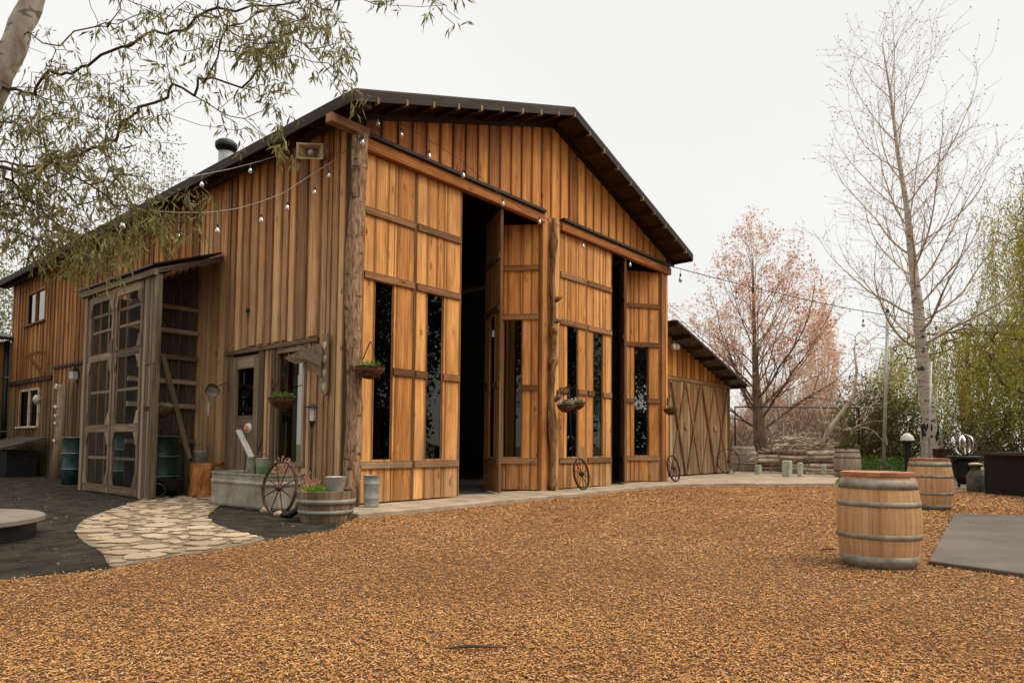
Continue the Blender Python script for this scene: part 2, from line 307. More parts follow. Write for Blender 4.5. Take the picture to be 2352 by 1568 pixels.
        s.face(top, [uvf(s.v[i]) for i in top], tone); s.face(bot, [uvf(s.v[i]) for i in bot], tone)
        for i in range(n):
            j = (i+1) % n; q = [base+i, base+j, base+n+j, base+n+i]
            if fl: q.reverse()
            s.face(q, [(u0, w0), (u0+1, w0), (u0+1, w0+.1), (u0, w0+.1)], tone)
        return s
    def torus(s, c, nrm, r, rt, n=28, m=6, tone=.5, a0=0, a1=2*math.pi):
        c, nrm = Vector(c), Vector(nrm).normalized(); a = nrm.cross(Vector((0, 0, 1)));
        a = a.normalized() if a.length > .01 else Vector((1, 0, 0)); b2 = nrm.cross(a)
        k = n+1; s.tube([c+(a*math.cos(a0+(a1-a0)*i/n)+b2*math.sin(a0+(a1-a0)*i/n))*r for i in range(k)], rt, m, tone, cap=(a1-a0 < 6.2)); return s
    def build(s, name, mat, parent=None, smooth=False, bevel=0):
        me = bpy.data.meshes.new(name); me.from_pydata([tuple(v) for v in s.v], [], s.f)
        u = me.uv_layers.new(name='UVMap'); u.data.foreach_set('uv', np.array(s.uv, dtype=np.float32).ravel())
        ca = me.color_attributes.new('tone', 'FLOAT_COLOR', 'CORNER'); tt = np.array(s.t, dtype=np.float32); arr = np.ones((len(tt), 4), np.float32); arr[:, :3] = tt
        ca.data.foreach_set('color', arr.ravel()); me.materials.append(mat)
        if smooth: me.polygons.foreach_set('use_smooth', [True]*len(me.polygons))
        o = bpy.data.objects.new(name, me); COL.objects.link(o)
        if parent: o.parent = parent; o.matrix_parent_inverse = parent.matrix_basis.inverted()
        if bevel: md = o.modifiers.new('b', 'BEVEL'); md.width = bevel; md.segments = 1; md.limit_method = 'ANGLE'
        return o
def npmesh(name, V, F, tone, mat, parent=None):
    """many same-sized polygons: V (n,3), F (m,k), tone per polygon"""
    me = bpy.data.meshes.new(name); m_, k = F.shape
    me.vertices.add(len(V)); me.vertices.foreach_set('co', V.astype(np.float32).ravel())
    me.loops.add(m_*k); me.loops.foreach_set('vertex_index', F.astype(np.int32).ravel())
    me.polygons.add(m_); me.polygons.foreach_set('loop_start', np.arange(0, m_*k, k, dtype=np.int32)); me.polygons.foreach_set('loop_total', np.full(m_, k, dtype=np.int32))
    me.update(calc_edges=True)
    ca = me.color_attributes.new('tone', 'FLOAT_COLOR', 'CORNER'); a = np.ones((m_*k, 4), np.float32); a[:, 0] = np.repeat(tone, k); a[:, 1] = a[:, 0]
    ca.data.foreach_set('color', a.ravel()); me.materials.append(mat)
    o = bpy.data.objects.new(name, me); COL.objects.link(o)
    if parent: o.parent = parent; o.matrix_parent_inverse = parent.matrix_basis.inverted()
    return o
def tag(o, label=None, cat=None, group=None, kind=None):
    if label: o['label'] = label
    if cat: o['category'] = cat
    if group: o['group'] = group
    if kind: o['kind'] = kind
    return o
def thing(name, loc, label, cat, group=None):
    o = bpy.data.objects.new(name, None); o.empty_display_size = .2; COL.objects.link(o); o.location = Vector(loc); return tag(o, label, cat, group)
def structure(o): o['kind'] = 'structure'; return o
def copy_tree(o, parent=None):
    c = o.copy(); COL.objects.link(c)
    if parent: c.parent = parent
    for ch in [x for x in o.children]: copy_tree(ch, c)
    return c
def inside(P, poly):
    x, y = P[:, 0], P[:, 1]; r = np.zeros(len(P), bool); n = len(poly)
    for i in range(n):
        x0, y0 = poly[i][:2]; x1, y1 = poly[(i+1) % n][:2]
        if y0 == y1: continue
        c = ((y0 > y) != (y1 > y)) & (x < (x1-x0)*(y-y0)/(y1-y0)+x0); r ^= c
    return r
exec_ground = True
# ------------------------------------------------------------------ ground
structure(MB().prism([(-300, -300, -.03), (300, -300, -.03), (300, 300, -.03), (-300, 300, -.03)], (0, 0, -.5)).build('ground', M['earth']))
def smoothpoly(pts, k=3):
    out = []; n = len(pts)
    for i in range(n):
        p0, p1, p2, p3 = [Vector(pts[(i+j-1) % n]) for j in range(4)]
        for q in range(k):
            t = q/k; out.append(.5*((2*p1)+(p2-p0)*t+(2*p0-5*p1+4*p2-p3)*t*t+(3*p1-p0-3*p2+p3)*t**3))
    return out
MULCH = [(-30, -30), (30, -30), (16, -10), (14.6, -6.6), (13.4, -3.5), (10, -.6), (-.3, -.9), (-1.9, -1.9), (-4.45, -2.7), (-5.3, -2.6), (-9, -1.4), (-30, 4)]
structure(MB().prism([(x, y, 0) for x, y in MULCH], (0, 0, -.1)).build('mulch_ground', M['mulch']))
FAB = [(-1.7, -2.02), (-2.7, -2.2), (-4.48, -2.82), (-5.25, -2.7), (-9, -1.4), (-14, 1), (-14, 23), (0.2, 23), (.2, -.3), (-.65, -1.0)]
structure(MB().prism([(x, y, .006) for x, y in FAB], (0, 0, -.05)).build('gravel_ground', M['fabric']))
PATH = [tuple(gp(*p))[:2] for p in [(522, 1143), (478, 1183), (500, 1207), (560, 1226), (608, 1240), (500, 1264), (400, 1280), (300, 1298), (252, 1302), (232, 1270), (190, 1245), (174, 1217), (200, 1192), (260, 1170), (320, 1150), (350, 1141), (430, 1139)]]
pp = smoothpoly([(x, y, .016) for x, y in PATH], 3)
structure(MB().prism(pp, (0, 0, -.03)).build('stone_path', M['grit']))
# flagstones laid in the path
fs = MB(); PP = [(p.x, p.y) for p in pp]; cen = []
xs = [p[0] for p in PP]; ys = [p[1] for p in PP]; tries = 0
while tries < 9000:
    tries += 1; c = (random.uniform(min(xs), max(xs)), random.uniform(min(ys), max(ys))); r = random.choice((.11, .14, .17, .2)) if tries < 3500 else random.uniform(.05, .09)
    if not inside(np.array([c]), PP)[0]: continue
    if all(math.hypot(c[0]-q[0], c[1]-q[1]) > (r+q[2])*1.02+.012 for q in cen):
        ok = inside(np.array([(c[0]+math.cos(a)*r*.9, c[1]+math.sin(a)*r*.9) for a in np.linspace(0, 6.28, 8)]), PP).all()
        if ok: cen.append((c[0], c[1], r))
for x, y, r in cen:
    n = random.randint(5, 8); a0 = random.uniform(0, 6); el = random.uniform(.75, 1.0); ro = random.uniform(0, 3.14); pts = []
    for k in range(n):
        a = a0+2*math.pi*k/n+random.uniform(-.25, .25); rr = r*random.uniform(.9, 1.22); u, w = math.cos(a)*rr, math.sin(a)*rr*el
        pts.append((x+u*math.cos(ro)-w*math.sin(ro), y+u*math.sin(ro)+w*math.cos(ro), .017))
    fs.prism(pts, (0, 0, random.uniform(.012, .022)))
structure(fs.build('path_flagstones', M['stone'], bevel=.006))
SLAB = [(.16, .4), (-.72, -.62), (-.62, -1.1), (.4, -1.13), (2.5, -1.0), (5, -.95), (7.5, -.8), (9.6, -.78), (11, -1.35), (12.6, -2.9), (13.6, -3.75), (18.6, -2.6), (22, -.6), (20.5, 3), (11, 3), (11, .4)]
sl = MB(); sl.prism([(x, y, .075) for x, y in SLAB], (0, 0, -.12)); structure(sl.build('concrete_slab', M['conc'], bevel=.015))
pad = MB().prism([(.62, -8.14, .045), (6.15, -7.62, .045), (7.3, -10.4, .045), (-.1, -11.2, .045)], (0, 0, -.04))
tag(pad.build('yard_mat', M['pad'], bevel=.008), 'wide flat grey-brown mat lying on the wood chips beside the front barrel', 'mat')
gr = 30
# wood chips
def chips():
    rg = np.linspace(2.0, 25, 2000); pr = rg*np.minimum(1, (4.2/rg)**1.75)*np.clip((25-rg)/4, 0, 1); r = RNG.choice(rg, 500000, p=pr/pr.sum())+RNG.uniform(0, .012, 500000)
    th = RNG.uniform(YAW-R(47), YAW+R(47), len(r)); P = np.stack([CAM.x+r*np.cos(th), CAM.y+r*np.sin(th)], 1)
    j = RNG.normal(0, .05, P.shape)
    keep = inside(P+j, MULCH) & ~inside(P+j, SLAB) & ~inside(P+j*.6, FAB) & ~inside(P, [(.62, -8.14), (6.15, -7.62), (7.3, -10.4), (-.1, -11.2)])
    P = P[keep]; r = r[keep]; n = len(P)
    sc = np.clip(r/9, .66, 1.7); L = RNG.gamma(2.0, .0078, n)*sc+.007; L = np.minimum(L, .10); Wd = RNG.uniform(.004, .013, n)*sc
    a = RNG.uniform(0, 2*np.pi, n); tilt = RNG.normal(0, .13, n); rollv = RNG.normal(0, .28, n); z = RNG.uniform(.003, .016, n)
    d = np.stack([np.cos(a)*np.cos(tilt), np.sin(a)*np.cos(tilt), np.sin(tilt)], 1); s = np.stack([-np.sin(a)*np.cos(rollv), np.cos(a)*np.cos(rollv), np.sin(rollv)], 1)
    up = np.cross(d, s); C0 = np.stack([P[:, 0], P[:, 1], z], 1); l = L[:, None]/2; w = Wd[:, None]/2; k = up*(L*RNG.uniform(-.05, .1, n))[:, None]
    tp = RNG.uniform(.35, 1, (n, 1)); tq = RNG.uniform(.35, 1, (n, 1))
    V = np.stack([C0-d*l-s*w*tp, C0-d*l+s*w*tp, C0+s*w+k, C0+d*l+s*w*tq, C0+d*l-s*w*tq, C0-s*w+k], 1).reshape(-1, 3)
    i = np.arange(n)[:, None]*6; F = np.concatenate([i+np.array([[0, 5, 2, 1]]), i+np.array([[5, 4, 3, 2]])], 0)
    tn = np.clip(RNG.normal(.5, .22, n), 0, 1); big = .09*np.sin(P[:, 0]*1.3+np.sin(P[:, 1]*.9)*2)*np.cos(P[:, 1]*1.1)+.07*np.sin(P[:, 0]*4.1+2*np.sin(P[:, 1]*2.3))*np.cos(P[:, 1]*3.7+P[:, 0]); tn = np.clip(tn+big, 0, 1)
    return tag(npmesh('wood_chips', V, F, np.concatenate([tn, tn]), M['chip']), 'loose golden brown wood chip mulch spread over the yard', 'mulch', kind='stuff')
chips()
def strays():
    n = 5200; P = np.stack([RNG.uniform(-9, 0, n), RNG.uniform(-3, 14, n)], 1); P = P[inside(P, FAB)]; n = len(P); nearp = inside(P, PP); P = P[~nearp | (RNG.uniform(0, 1, n) < .3)]; n = len(P)
    a = RNG.uniform(0, 6.28, n); l = RNG.uniform(.006, .022, n)[:, None]; w = RNG.uniform(.003, .010, n)[:, None]; C0 = np.stack([P[:, 0], P[:, 1], np.where(inside(P, PP), .040, .012)], 1)
    d = np.stack([np.cos(a), np.sin(a), RNG.normal(0, .15, n)], 1); s_ = np.stack([-np.sin(a), np.cos(a), RNG.normal(0, .3, n)], 1); V = np.stack([C0-d*l-s_*w, C0+d*l-s_*w*.5, C0+d*l+s_*w, C0-d*l+s_*w], 1).reshape(-1, 3)
    tag(npmesh('gravel_bits', V, np.arange(n)[:, None]*4+np.array([[0, 1, 2, 3]]), RNG.uniform(0, 1, n)**2*.9, M['grit_bits']), 'fine dark grit and stray wood flakes on the dark paving at left', 'grit', kind='stuff')
strays()
# ------------------------------------------------------------------ barn
GX0, GX1, RX, RZ, EZ = -.5, 11.3, 5.4, 8.68, 6.65; RY0, RY1 = -.6, 20.2; SL = (RZ-EZ)/(RX-GX0)
def roofz(x): return RZ-abs(x-RX)*SL
barn = thing('barn', (5.4, 10, 0), 'big warm brown timber barn with a low gable roof and tall folding doors', 'barn')
def vboards(mb, axis, c, a0, a1, zf, wid=(.2, .34), gap=.012, th=.025, openings=(), z0=0.0, depth=1, toner=None, jz=0.0, bat=0, batw=.05, tone_of=None):
    """upright boards on plane axis=c between a0..a1; depth = outward sign; zf(a) top height; openings (a,b,z0,z1)"""
    a = a0
    while a < a1-.03:
        w = min(random.uniform(*wid), a1-a); jit = random.uniform(0, .008); mid = a+w/2
        segs = [(z0+random.uniform(-jz, jz), None)]
        cuts = [o for o in openings if o[0] < mid < o[1]]
        zt = min(zf(a+gap), zf(a+w-gap)); runs = [[z0+random.uniform(0, jz), zt]]
        for o in cuts:
            nr = []
            for r0, r1 in runs:
                if o[2] > r0: nr.append([r0, min(r1, o[2])])
                if o[3] < r1: nr.append([max(r0, o[3]), r1])
            runs = [q for q in nr if q[1]-q[0] > .02]
        tn = None if tone_of is None else tone_of(mid)
        for r0, r1 in runs:
            if axis == 'y': mb.obox((a+gap, c, r0), (0, 0, r1-r0), (w-2*gap, 0, 0), (0, depth*(th+jit), 0), tn)
            else: mb.obox((c, a+gap, r0), (0, 0, r1-r0), (0, w-2*gap, 0), (depth*(th+jit), 0, 0), tn)
        if bat:
            for r0, r1 in runs:
                bw = batw*random.uniform(.7, 1.3); 
                if axis == 'y': mb.obox((a-bw/2, c+depth*(th+.004), r0), (0, 0, r1-r0), (bw, 0, 0), (0, depth*.024, 0))
                else: mb.obox((c+depth*(th+.004), a-bw/2, r0), (0, 0, r1-r0), (0, bw, 0), (depth*.024, 0, 0))
        a += w
# sheathing behind the boards (closes the gaps), one part per wall
sh = MB(); pts = [(.0, .03, 0), (.0, .03, roofz(0)-.2)]
sh.prism([(0, .03, 6.24), (0, .03, roofz(0)-.16), (RX, .03, RZ-.16), (10.84, .03, roofz(10.84)-.16), (10.84, .03, 6.24)], (0, .08, 0)).build('gable_sheathing', M['darkw'], barn)
g = MB(); vboards(g, 'y', .03, .16, 10.84, lambda x: roofz(x)-.14, wid=(.33, .365), gap=.024, th=.03, z0=6.24, depth=-1)
g.build('gable_wall', M['gable'], barn)
DO = [(2.86, 4.02, 0, 2.86), (1.31, 2.22, .72, 2.76), (16.2, 18.25, 4.95, 6.05), (16.5, 18.6, 1.56, 2.8)]
mb = MB()
for y0, y1, z0, z1 in [(0, 1.31, 0, 6.6), (1.31, 2.22, 0, .72), (1.31, 2.22, 2.76, 6.6), (2.22, 2.86, 0, 6.6), (2.86, 4.02, 2.86, 6.6), (4.02, 16.2, 0, 6.6), (16.2, 19.9, 2.8, 4.95), (16.2, 18.25, 6.05, 6.6), (18.25, 19.9, 4.95, 6.6), (16.2, 16.5, 0, 2.8), (16.5, 18.6, 0, 1.56), (18.6, 19.9, 0, 2.8)]:
    mb.box(.0, y0, z0, .08, y1, z1)
mb.build('side_sheathing', M['darkw'], barn)
g = MB(); vboards(g, 'x', 0, .22, 5.6, lambda y: 6.62, wid=(.13, .34), gap=.016, th=.028, openings=DO, depth=-1, jz=.03)
vboards(g, 'x', -.037, .92, 4.22, lambda y: 6.6, wid=(.22, .38), gap=.034, th=.03, z0=2.9, depth=-1, jz=.09)
g.build('side_wall', M['side'], barn)
g = MB(); vboards(g, 'x', 0, 5.6, 19.85, lambda y: 6.6, wid=(.26, .4), gap=.02, th=.028, openings=DO, depth=-1, bat=1, batw=.11)
g.build('side_wall', M['farside'], barn)
MB().box(.1, 19.8, 0, 10.8, 19.9, 6.6).build('back_wall', M['darkw'], barn)
MB().box(10.8, .12, 0, 10.84, 19.8, 6.6).build('side_wall', M['gable'], barn)
MB().box(10.74, .13, .08, 10.795, 19.8, 6.6).build('interior_shade_sheet', M['darkw'], barn)  # dark sheet added inside so the barn interior reads as deep shade
MB().prism([(0.1, .13, .04), (10.73, .13, .04), (10.73, 19.7, .04), (.1, 19.7, .04)], (0, 0, .03)).build('floor', M['pad'], barn)
# roof
for (xa, za), (xb, zb) in (((GX0, EZ), (RX, RZ)), ((RX, RZ), (GX1, EZ))):
    MB().prism([(xa, RY0, za-.03), (xb, RY0, zb-.03), (xb, RY1, zb-.03), (xa, RY1, za-.03)], (0, 0, -.09)).build('roof_deck', M['soffit'], barn)
    MB().prism([(xa, RY0-.02, za+.004), (xb, RY0-.02, zb+.004), (xb, RY1, zb+.004), (xa, RY1, za+.004)], (0, 0, -.03)).build('roof_sheet', M['roofmetal'], barn)
    MB().prism([(xa, RY0, za-.028), (xb, RY0, zb-.028), (xb, RY0, zb-.2), (xa, RY0, za-.2)], (0, -.03, 0)).build('fascia', M['fascia'], barn)
    MB().prism([(xa, -.03, za-.13), (xb, -.03, zb-.13), (xb, -.03, zb-.3), (xa, -.03, za-.3)], (0, .05, 0)).build('frieze_board', M['soffit'], barn)
MB().beam((GX0-.015, RY0, EZ-.12), (GX0-.015, RY1, EZ-.12), .03, .19).build('fascia', M['fascia'], barn)
MB().beam((GX1+.015, RY0, EZ-.12), (GX1+.015, RY1, EZ-.12), .03, .19).build('fascia', M['fascia'], barn)
MB().beam((-.22, RY0+.03, EZ-.1), (-.22, RY1, EZ-.1), .16, .16).build('eave_beam', M['soffit'], barn)
for k in range(19):
    x = GX0+.45+k*(GX1-GX0-.9)/18; z = roofz(x)-.2
    pu = MB().box(x-.022, RY0+.05, z-.02, x+.022, .0, z+.085).build('purlin', M['soffit'], barn)
    MB().box(x-.02, RY0-.036, z-.03, x+.02, RY0+.049, z+.075).build('purlin_end', M['purlin'], pu)
for y in np.arange(.6, 19.9, .62):      # rafter ends under the left eave
    MB().beam((GX0+.02, y, EZ-.19), (0.02, y, EZ-.19+.5*SL), .045, .12).build('rafter_end', M['soffit'], barn) if y < 20 else None
# header beams and trim on the front
MB().box(-.6, -.15, 6.24, .17, .0, 6.39).build('beam_end', M['rail'], barn)
MB().box(.16, -.11, 6.04, 5.0, .02, 6.24, .2).build('header_beam', M['gable'], barn)
MB().box(5.66, -.11, 6.04, 10.95, .02, 6.24, .15).build('header_beam', M['gable'], barn)
MB().box(.16, -.16, 6.26, 5.0, -.03, 6.32).build('door_track', M['darkw'], barn)
MB().box(5.66, -.16, 6.26, 10.9, -.03, 6.32).build('door_track', M['darkw'], barn)
for x0, x1 in ((-.0, .165), (5.0, 5.2), (5.42, 5.66), (10.5, 10.72), (10.73, 10.86)): MB().obox((x0+.004, .03, .06), (0, 0, 6.18 if x0 > 5.3 or x0 < 1 else 6.3), (x1-x0-.008, 0, 0), (0, -.07, 0)).build('door_trim', M['leaf'], barn)
MB().box(5.2, -.0, .06, 5.42, .04, 6.3).build('door_trim', M['leaf'], barn)
# logs
pts = []; rr = []
for i in range(27):
    z = 6.2*i/26; pts.append((-.05+.025*math.sin(z*1.3), -.12+.02*math.cos(z*1.7), z)); rr.append(.132+.012*math.sin(z*2.1)+random.uniform(-.008, .01))
MB().tube(pts, rr, 18, jit=.07).build('corner_log', M['log'], barn, True)
pts = []; rr = []
for i in range(46):
    z = .08+6.15*i/45; kn = max(0, math.sin(z*5.1+math.sin(z*2)*2))**4; pts.append((5.32+.035*math.sin(z*2.3), -.1, z)); rr.append(.065+.045*kn+random.uniform(-.006, .01))
lg = MB().tube(pts, rr, 10, jit=.08)
for z, s_ in ((4.35, 1), (3.85, 1), (3.6, -1), (2.1, 1)): lg.tube([(5.34, -.12, z), (5.34+.1*s_, -.2, z+.06), (5.34+.15*s_, -.22, z+.1)], [.07, .05, .035], 7, jit=.1)
lg.build('gnarled_log', M['twistlog'], barn, True)
# folding door leaves
def leafdoor(P, Q, wu, n_out, z0=.1, z1=6.03, rails=(.73, 2.35, 3.94, 5.04), seed=0, edge=True, winmat='glass', zw=(.82, 3.87), lab=None):
    P, Q = Vector(P), Vector(Q); d = Q-P; Lg = d.length; d.normalize(); n = Vector(n_out).normalized(); th = .05
    b = MB(); u = 0; wid = []
    while u < Lg-.02:
        w = random.uniform(.19, .33)
        if Lg-u-w < .14: w = Lg-u
        wid.append((u, u+w)); u += w
    cuts = sorted({0, Lg, wu[0], wu[1]})
    for a, c in wid:
        e = [a]+[k for k in cuts if a+.03 < k < c-.03]+[c]
        for s0, s1 in zip(e[:-1], e[1:]):
            mid = (s0+s1)/2; inw = wu[0] < mid < wu[1]; tn = random.gauss(.55, .2)
            for q0, q1 in ([(z0, zw[0]), (zw[1], rails[2]+.06), (rails[2]+.06, z1)] if inw else [(z0, rails[0]), (rails[0], rails[2]), (rails[2], z1)]):
                q0 += .001; jj = random.uniform(0, .006)
                b.obox(P+d*(s0+.003)+Vector((0, 0, q0))-n*th*.5, (0, 0, q1-q0-.002), d*(s1-s0-.006), n*(th*.5+jj), tn+random.uniform(-.1, .1))
    # edge stiles give the leaf its thickness
    ob = b.build('folding_door', M['leaf'], barn)
    if lab: ob['label'] = lab
    for uu in (0, Lg-.03): MB().obox(P+d*uu+Vector((0, 0, z0))-n*th, (0, 0, z1-z0), d*.03, n*(th+.012)).build('stile', M['rail'], ob)
    for rz in rails:
        zt = .062
        if zw[0] < rz < zw[1]-.05: parts = [(0.032, wu[0]-.0), (wu[1]+.0, Lg-.032)]
        else: parts = [(.032, Lg-.032)]
        for a, c in parts:
            if c-a > .05: MB().obox(P+d*a+Vector((0, 0, rz-zt))+n*.004, d*(c-a), (0, 0, 2*zt), n*.036).build('rail', M['rail'], ob)
    fw = .02
    for a in (wu[0], wu[1]-fw): MB().obox(P+d*a+Vector((0, 0, zw[0]))-n*th*.9, (0, 0, zw[1]-zw[0]), d*fw, n*(th*.5)).build('window_frame', M['rail'], ob)
    MB().obox(P+d*(wu[0]+fw)+Vector((0, 0, zw[0]))-n*.034, (0, 0, zw[1]-zw[0]), d*(wu[1]-wu[0]-2*fw), n*.006).build('window_pane', M[winmat], ob)
    return ob
F_ = (0, -1, 0)
leafdoor((.17, 0, 0), (1.33, 0, 0), (.28, .68), F_)
leafdoor((1.335, 0, 0), (2.5, 0, 0), (.31, .71), F_)
QA = Vector((4.32, 1.05, 0)); nA = Vector((-1.05, -.68, 0))
leafdoor((3.66, 0, 0), QA-Vector((.02, .03, 0)), (.45, .85), Vector((-1.0, .65, 0)))
leafdoor(QA, (4.99, .02, 0), (.42, .84), Vector((-1.05, -.68, 0)))
leafdoor((5.67, 0, 0), (6.79, 0, 0), (.34, .76), F_)
leafdoor((6.795, 0, 0), (7.92, 0, 0), (.315, .71), F_)
QB = Vector((9.5, .72, 0))
leafdoor((8.56, 0, 0), QB-Vector((.03, .03, 0)), (.35, .75), Vector((-.72, .94, 0)))
leafdoor(QB, (10.49, .02, 0), (.42, .84), Vector((-.72, -.98, 0)), winmat='glass2')
# left wall door and window
dr = MB()
for y0, y1, z0, z1 in ((2.88, 3.1, .1, 2.8), (3.75, 3.98, .1, 2.8), (3.1, 3.75, 2.55, 2.8), (3.1, 3.75, 1.32, 1.62), (3.1, 3.75, .1, .35)): dr.box(-.03, y0+.002, z0, .03, y1-.002, z1)
vboards(dr, 'x', .02, 3.1, 3.75, lambda y: 1.34, wid=(.13, .2), z0=.3, depth=-1)
do = dr.build('side_door', M['greyw'], barn)
MB().box(.0, 3.1, 1.62, .008, 3.75, 2.55).build('door_pane', M['glass'], do)
for bx in ((-.05, 4.02, 0, .05, 4.14, 2.845), (-.06, 2.68, 0, .05, 2.86, 2.845), (-.05, 2.3, 0, .04, 2.44, 2.845), (-.08, .9, 2.85, .04, 4.2, 2.93)): MB().box(*bx).build('door_frame', M['sidelow'], barn)
wf = MB()
for y0, y1, z0, z1 in ((1.25, 1.33, .66, 2.82), (2.2, 2.28, .66, 2.82), (1.33, 2.2, .66, .75), (1.33, 2.2, 2.74, 2.82)): wf.box(-.045, y0, z0, .05, y1, z1)
wo = wf.build('side_window', M['sidelow'], barn); MB().box(.005, 1.33, .75, .012, 2.2, 2.74).build('window_pane', M['glass2'], wo)
for y0, y1, z0, z1, mm in ((16.2, 18.25, 4.95, 6.05, 'farside'), (16.5, 18.6, 1.56, 2.8, 'cream')):
    wf = MB()
    for a, b_, c, d_ in ((y0, y0+.09, z0, z1), (y1-.09, y1, z0, z1), ((y0+y1)/2-.04, (y0+y1)/2+.04, z0, z1), (y0+.09, y1-.09, z1-.07, z1)): wf.box(-.05, a, c, .04, b_, d_)
    wf.box(-.12, y0-.08, z0-.06, .03, y1+.08, z0)
    wo = wf.build('side_window', M[mm], barn); MB().box(.0, y0+.08, z0, .008, y1-.08, z1-.05).build('window_pane', M['glass2' if z0 > 4 else 'glass'], wo)
MB().box(-.1, 15.2, 2.98, -.055, 19.8, 3.12).build('ledge_board', M['darkw'], barn)
MB().box(-.1, 10.0, 3.28, -.055, 15.0, 3.36).build('ledge_board', M['darkw'], barn)
# brace bracket under the far upper window
br = MB(); br.beam((-.08, 16.0, 3.9), (-.5, 16.0, 3.75), .09, .09); br.beam((-.5, 16.0, 3.75), (-.1, 16.0, 3.2), .08, .08); br.build('wall_bracket', M['farside'], barn)
# chimney
ch = MB().lathe([(.19, 7.2), (.19, 8.75)], 18, (1.7, 8.06, 0)).build('chimney', M['galv'], barn, True)
MB().lathe([(.17, 8.75), (.17, 8.83), (.25, 8.83), (.28, 8.88), (.28, 8.98), (.2, 9.06)], 18, (1.7, 8.06, 0)).build('chimney_cap', M['black'], ch, True)
# ------------------------------------------------------------------ lean-to against the left wall
lt = thing('lean_to', (-.8, 6, 0), 'weathered grey lean-to with a dark sloping roof and two screened doors against the barn', 'lean-to')
LX, LY0, LY1 = -1.5, 3.95, 8.0
MB().prism([(LX-.12, LY0-.02, 4.36), (0-.09, 4.42, 5.0), (0-.09, LY1+.1, 5.0), (LX-.12, LY1+.1, 4.42)], (0, 0, .035)).build('roof', M['black'], lt)
MB().beam((LX-.02, LY0+.05, 4.27), (LX-.02, LY1, 4.34), .08, .12).build('eave_beam', M['greyw'], lt)
MB().beam((LX, LY0+.08, 4.3), (-.1, LY0+.4, 4.88), .06, .1).build('rafter_end', M['darkw'], lt)
def sdoor(y0, y1):
    b = MB(); x = LX; z1 = 4.2; s = .11; th = .04
    for a in (y0, y1-s): b.box(x, a, .04, x+th, a+s, z1)
    for z in (.04, 1.28, 2.78, 4.05): b.box(x-.002, y0+s, z, x+th-.004, y1-s, z+.16)
    for z, sg in ((1.28, -1), (1.44, 1), (2.78, -1), (2.94, 1), (4.05, -1), (.2, 1)):      # corner gussets
        for ya, sy in ((y0+s, 1), (y1-s, -1)):
            b.prism([(x-.012, ya-sy*s*.9, z+sg*.26), (x-.012, ya-sy*s*.9, z), (x-.012, ya+sy*.13, z), (x-.012, ya, z+sg*.26)], (.01, 0, 0))
    for z in (.72, 2.1, 3.4, 3.75): b.box(x+.045, y0+s*.5, z, x+.07, y1-s*.5, z+.06)
    o = b.build('screen_door', M['doorw'], lt)
    MB().box(x+.018, y0+s, .2, x+.022, y1-s, 4.05).build('screen', M['screen'], o)
    return o
sdoor(6.08, 7.5); sdoor(4.62, 6.02)
for bx in ((LX+.01, 4.44, 0, LX+.13, 4.58, 4.25), (LX, LY1-.35, 0, LX+.1, LY1-.2, 4.3), (LX, 4.04, 0.0, LX+.12, 4.16, 4.25)): MB().box(*bx).build('post', M['greyw'], lt)
g = MB(); vboards(g, 'x', LX+.02, 4.0, 4.42, lambda y: 4.28, wid=(.12, .2), z0=2.5, depth=-1, jz=.25, th=.02); vboards(g, 'x', LX+.04, 4.2, 4.4, lambda y: 2.9, wid=(.08, .12), z0=.02, depth=-1, th=.02)
g.build('board_panel', M['greyw'], lt)
g = MB(); vboards(g, 'y', 5.5, -1.42, -.1, lambda x: 4.86+x*.4, wid=(.14, .22), z0=0, depth=1, th=.02); g.build('partition', M['darkw'], lt)
for z in (3.92, 3.42, 2.87, 2.36, 1.85, 1.1): MB().box(-1.42, 5.42, z-.05, -.06, 5.5, z+.05).build('girt', M['greyw'], lt)
g = MB(); vboards(g, 'y', 7.95, -1.45, -.02, lambda x: 4.4, wid=(.14, .22), z0=0, depth=-1, th=.02, gap=.02); g.build('end_wall', M['greyw'], lt)
for z in (3.75, 3.2, 2.2, 1.6): MB().box(-.12, 5.6, z-.05, -.06, 7.9, z+.05).build('girt', M['sidelow'], lt)
p, q = fy(372, 812, 4.25), fy(434, 1052, 4.25); MB().beam(p, q, .09, .07, up=(0, 1, 0)).build('brace', M['greyw'], lt)
MB().prism([(-1.5, 4.5, .02), (0, 4.5, .02), (0, 8, .02), (-1.5, 8, .02)], (0, 0, -.02)).build('floor', M['fabric'], lt)
# ------------------------------------------------------------------ right-hand shed
shd = thing('side_shed', (15.4, 3, 0), 'small brown shed with cross-braced doors and a tin roof, right of the barn', 'shed')
SX0, SX1, SY = 10.95, 18.15, 1.25
def sz(x): return 4.98-(x-12.93)*.285
MB().prism([(SX0, SY+.03, .08), (SX1-.02, SY+.03, .08), (SX1-.02, SY+.03, sz(SX1)-.2), (SX0+1.7, SY+.03, sz(SX0+1.7)-.2), (SX0, SY+.03, 4.9)], (0, .06, 0)).build('wall_sheathing', M['darkw'], shd)
g = MB(); vboards(g, 'y', SY+.03, SX0, SX1, lambda x: min(sz(x), 5.2)-.1, wid=(.3, .38), gap=.02, z0=3.38, depth=-1); g.build('wall', M['gable'], shd)
MB().box(SX0, SY-.06, 3.26, SX1+.05, SY+.0, 3.4).build('door_track', M['rail'], shd)
MB().box(SX1-.16, SY-.05, .08, SX1+.02, SY+.12, 3.6).build('corner_post', M['rail'], shd)
MB().box(SX1-.02, SY+.12, .08, SX1+.04, 6.5, 3.3).build('wall', M['shedw'], shd)
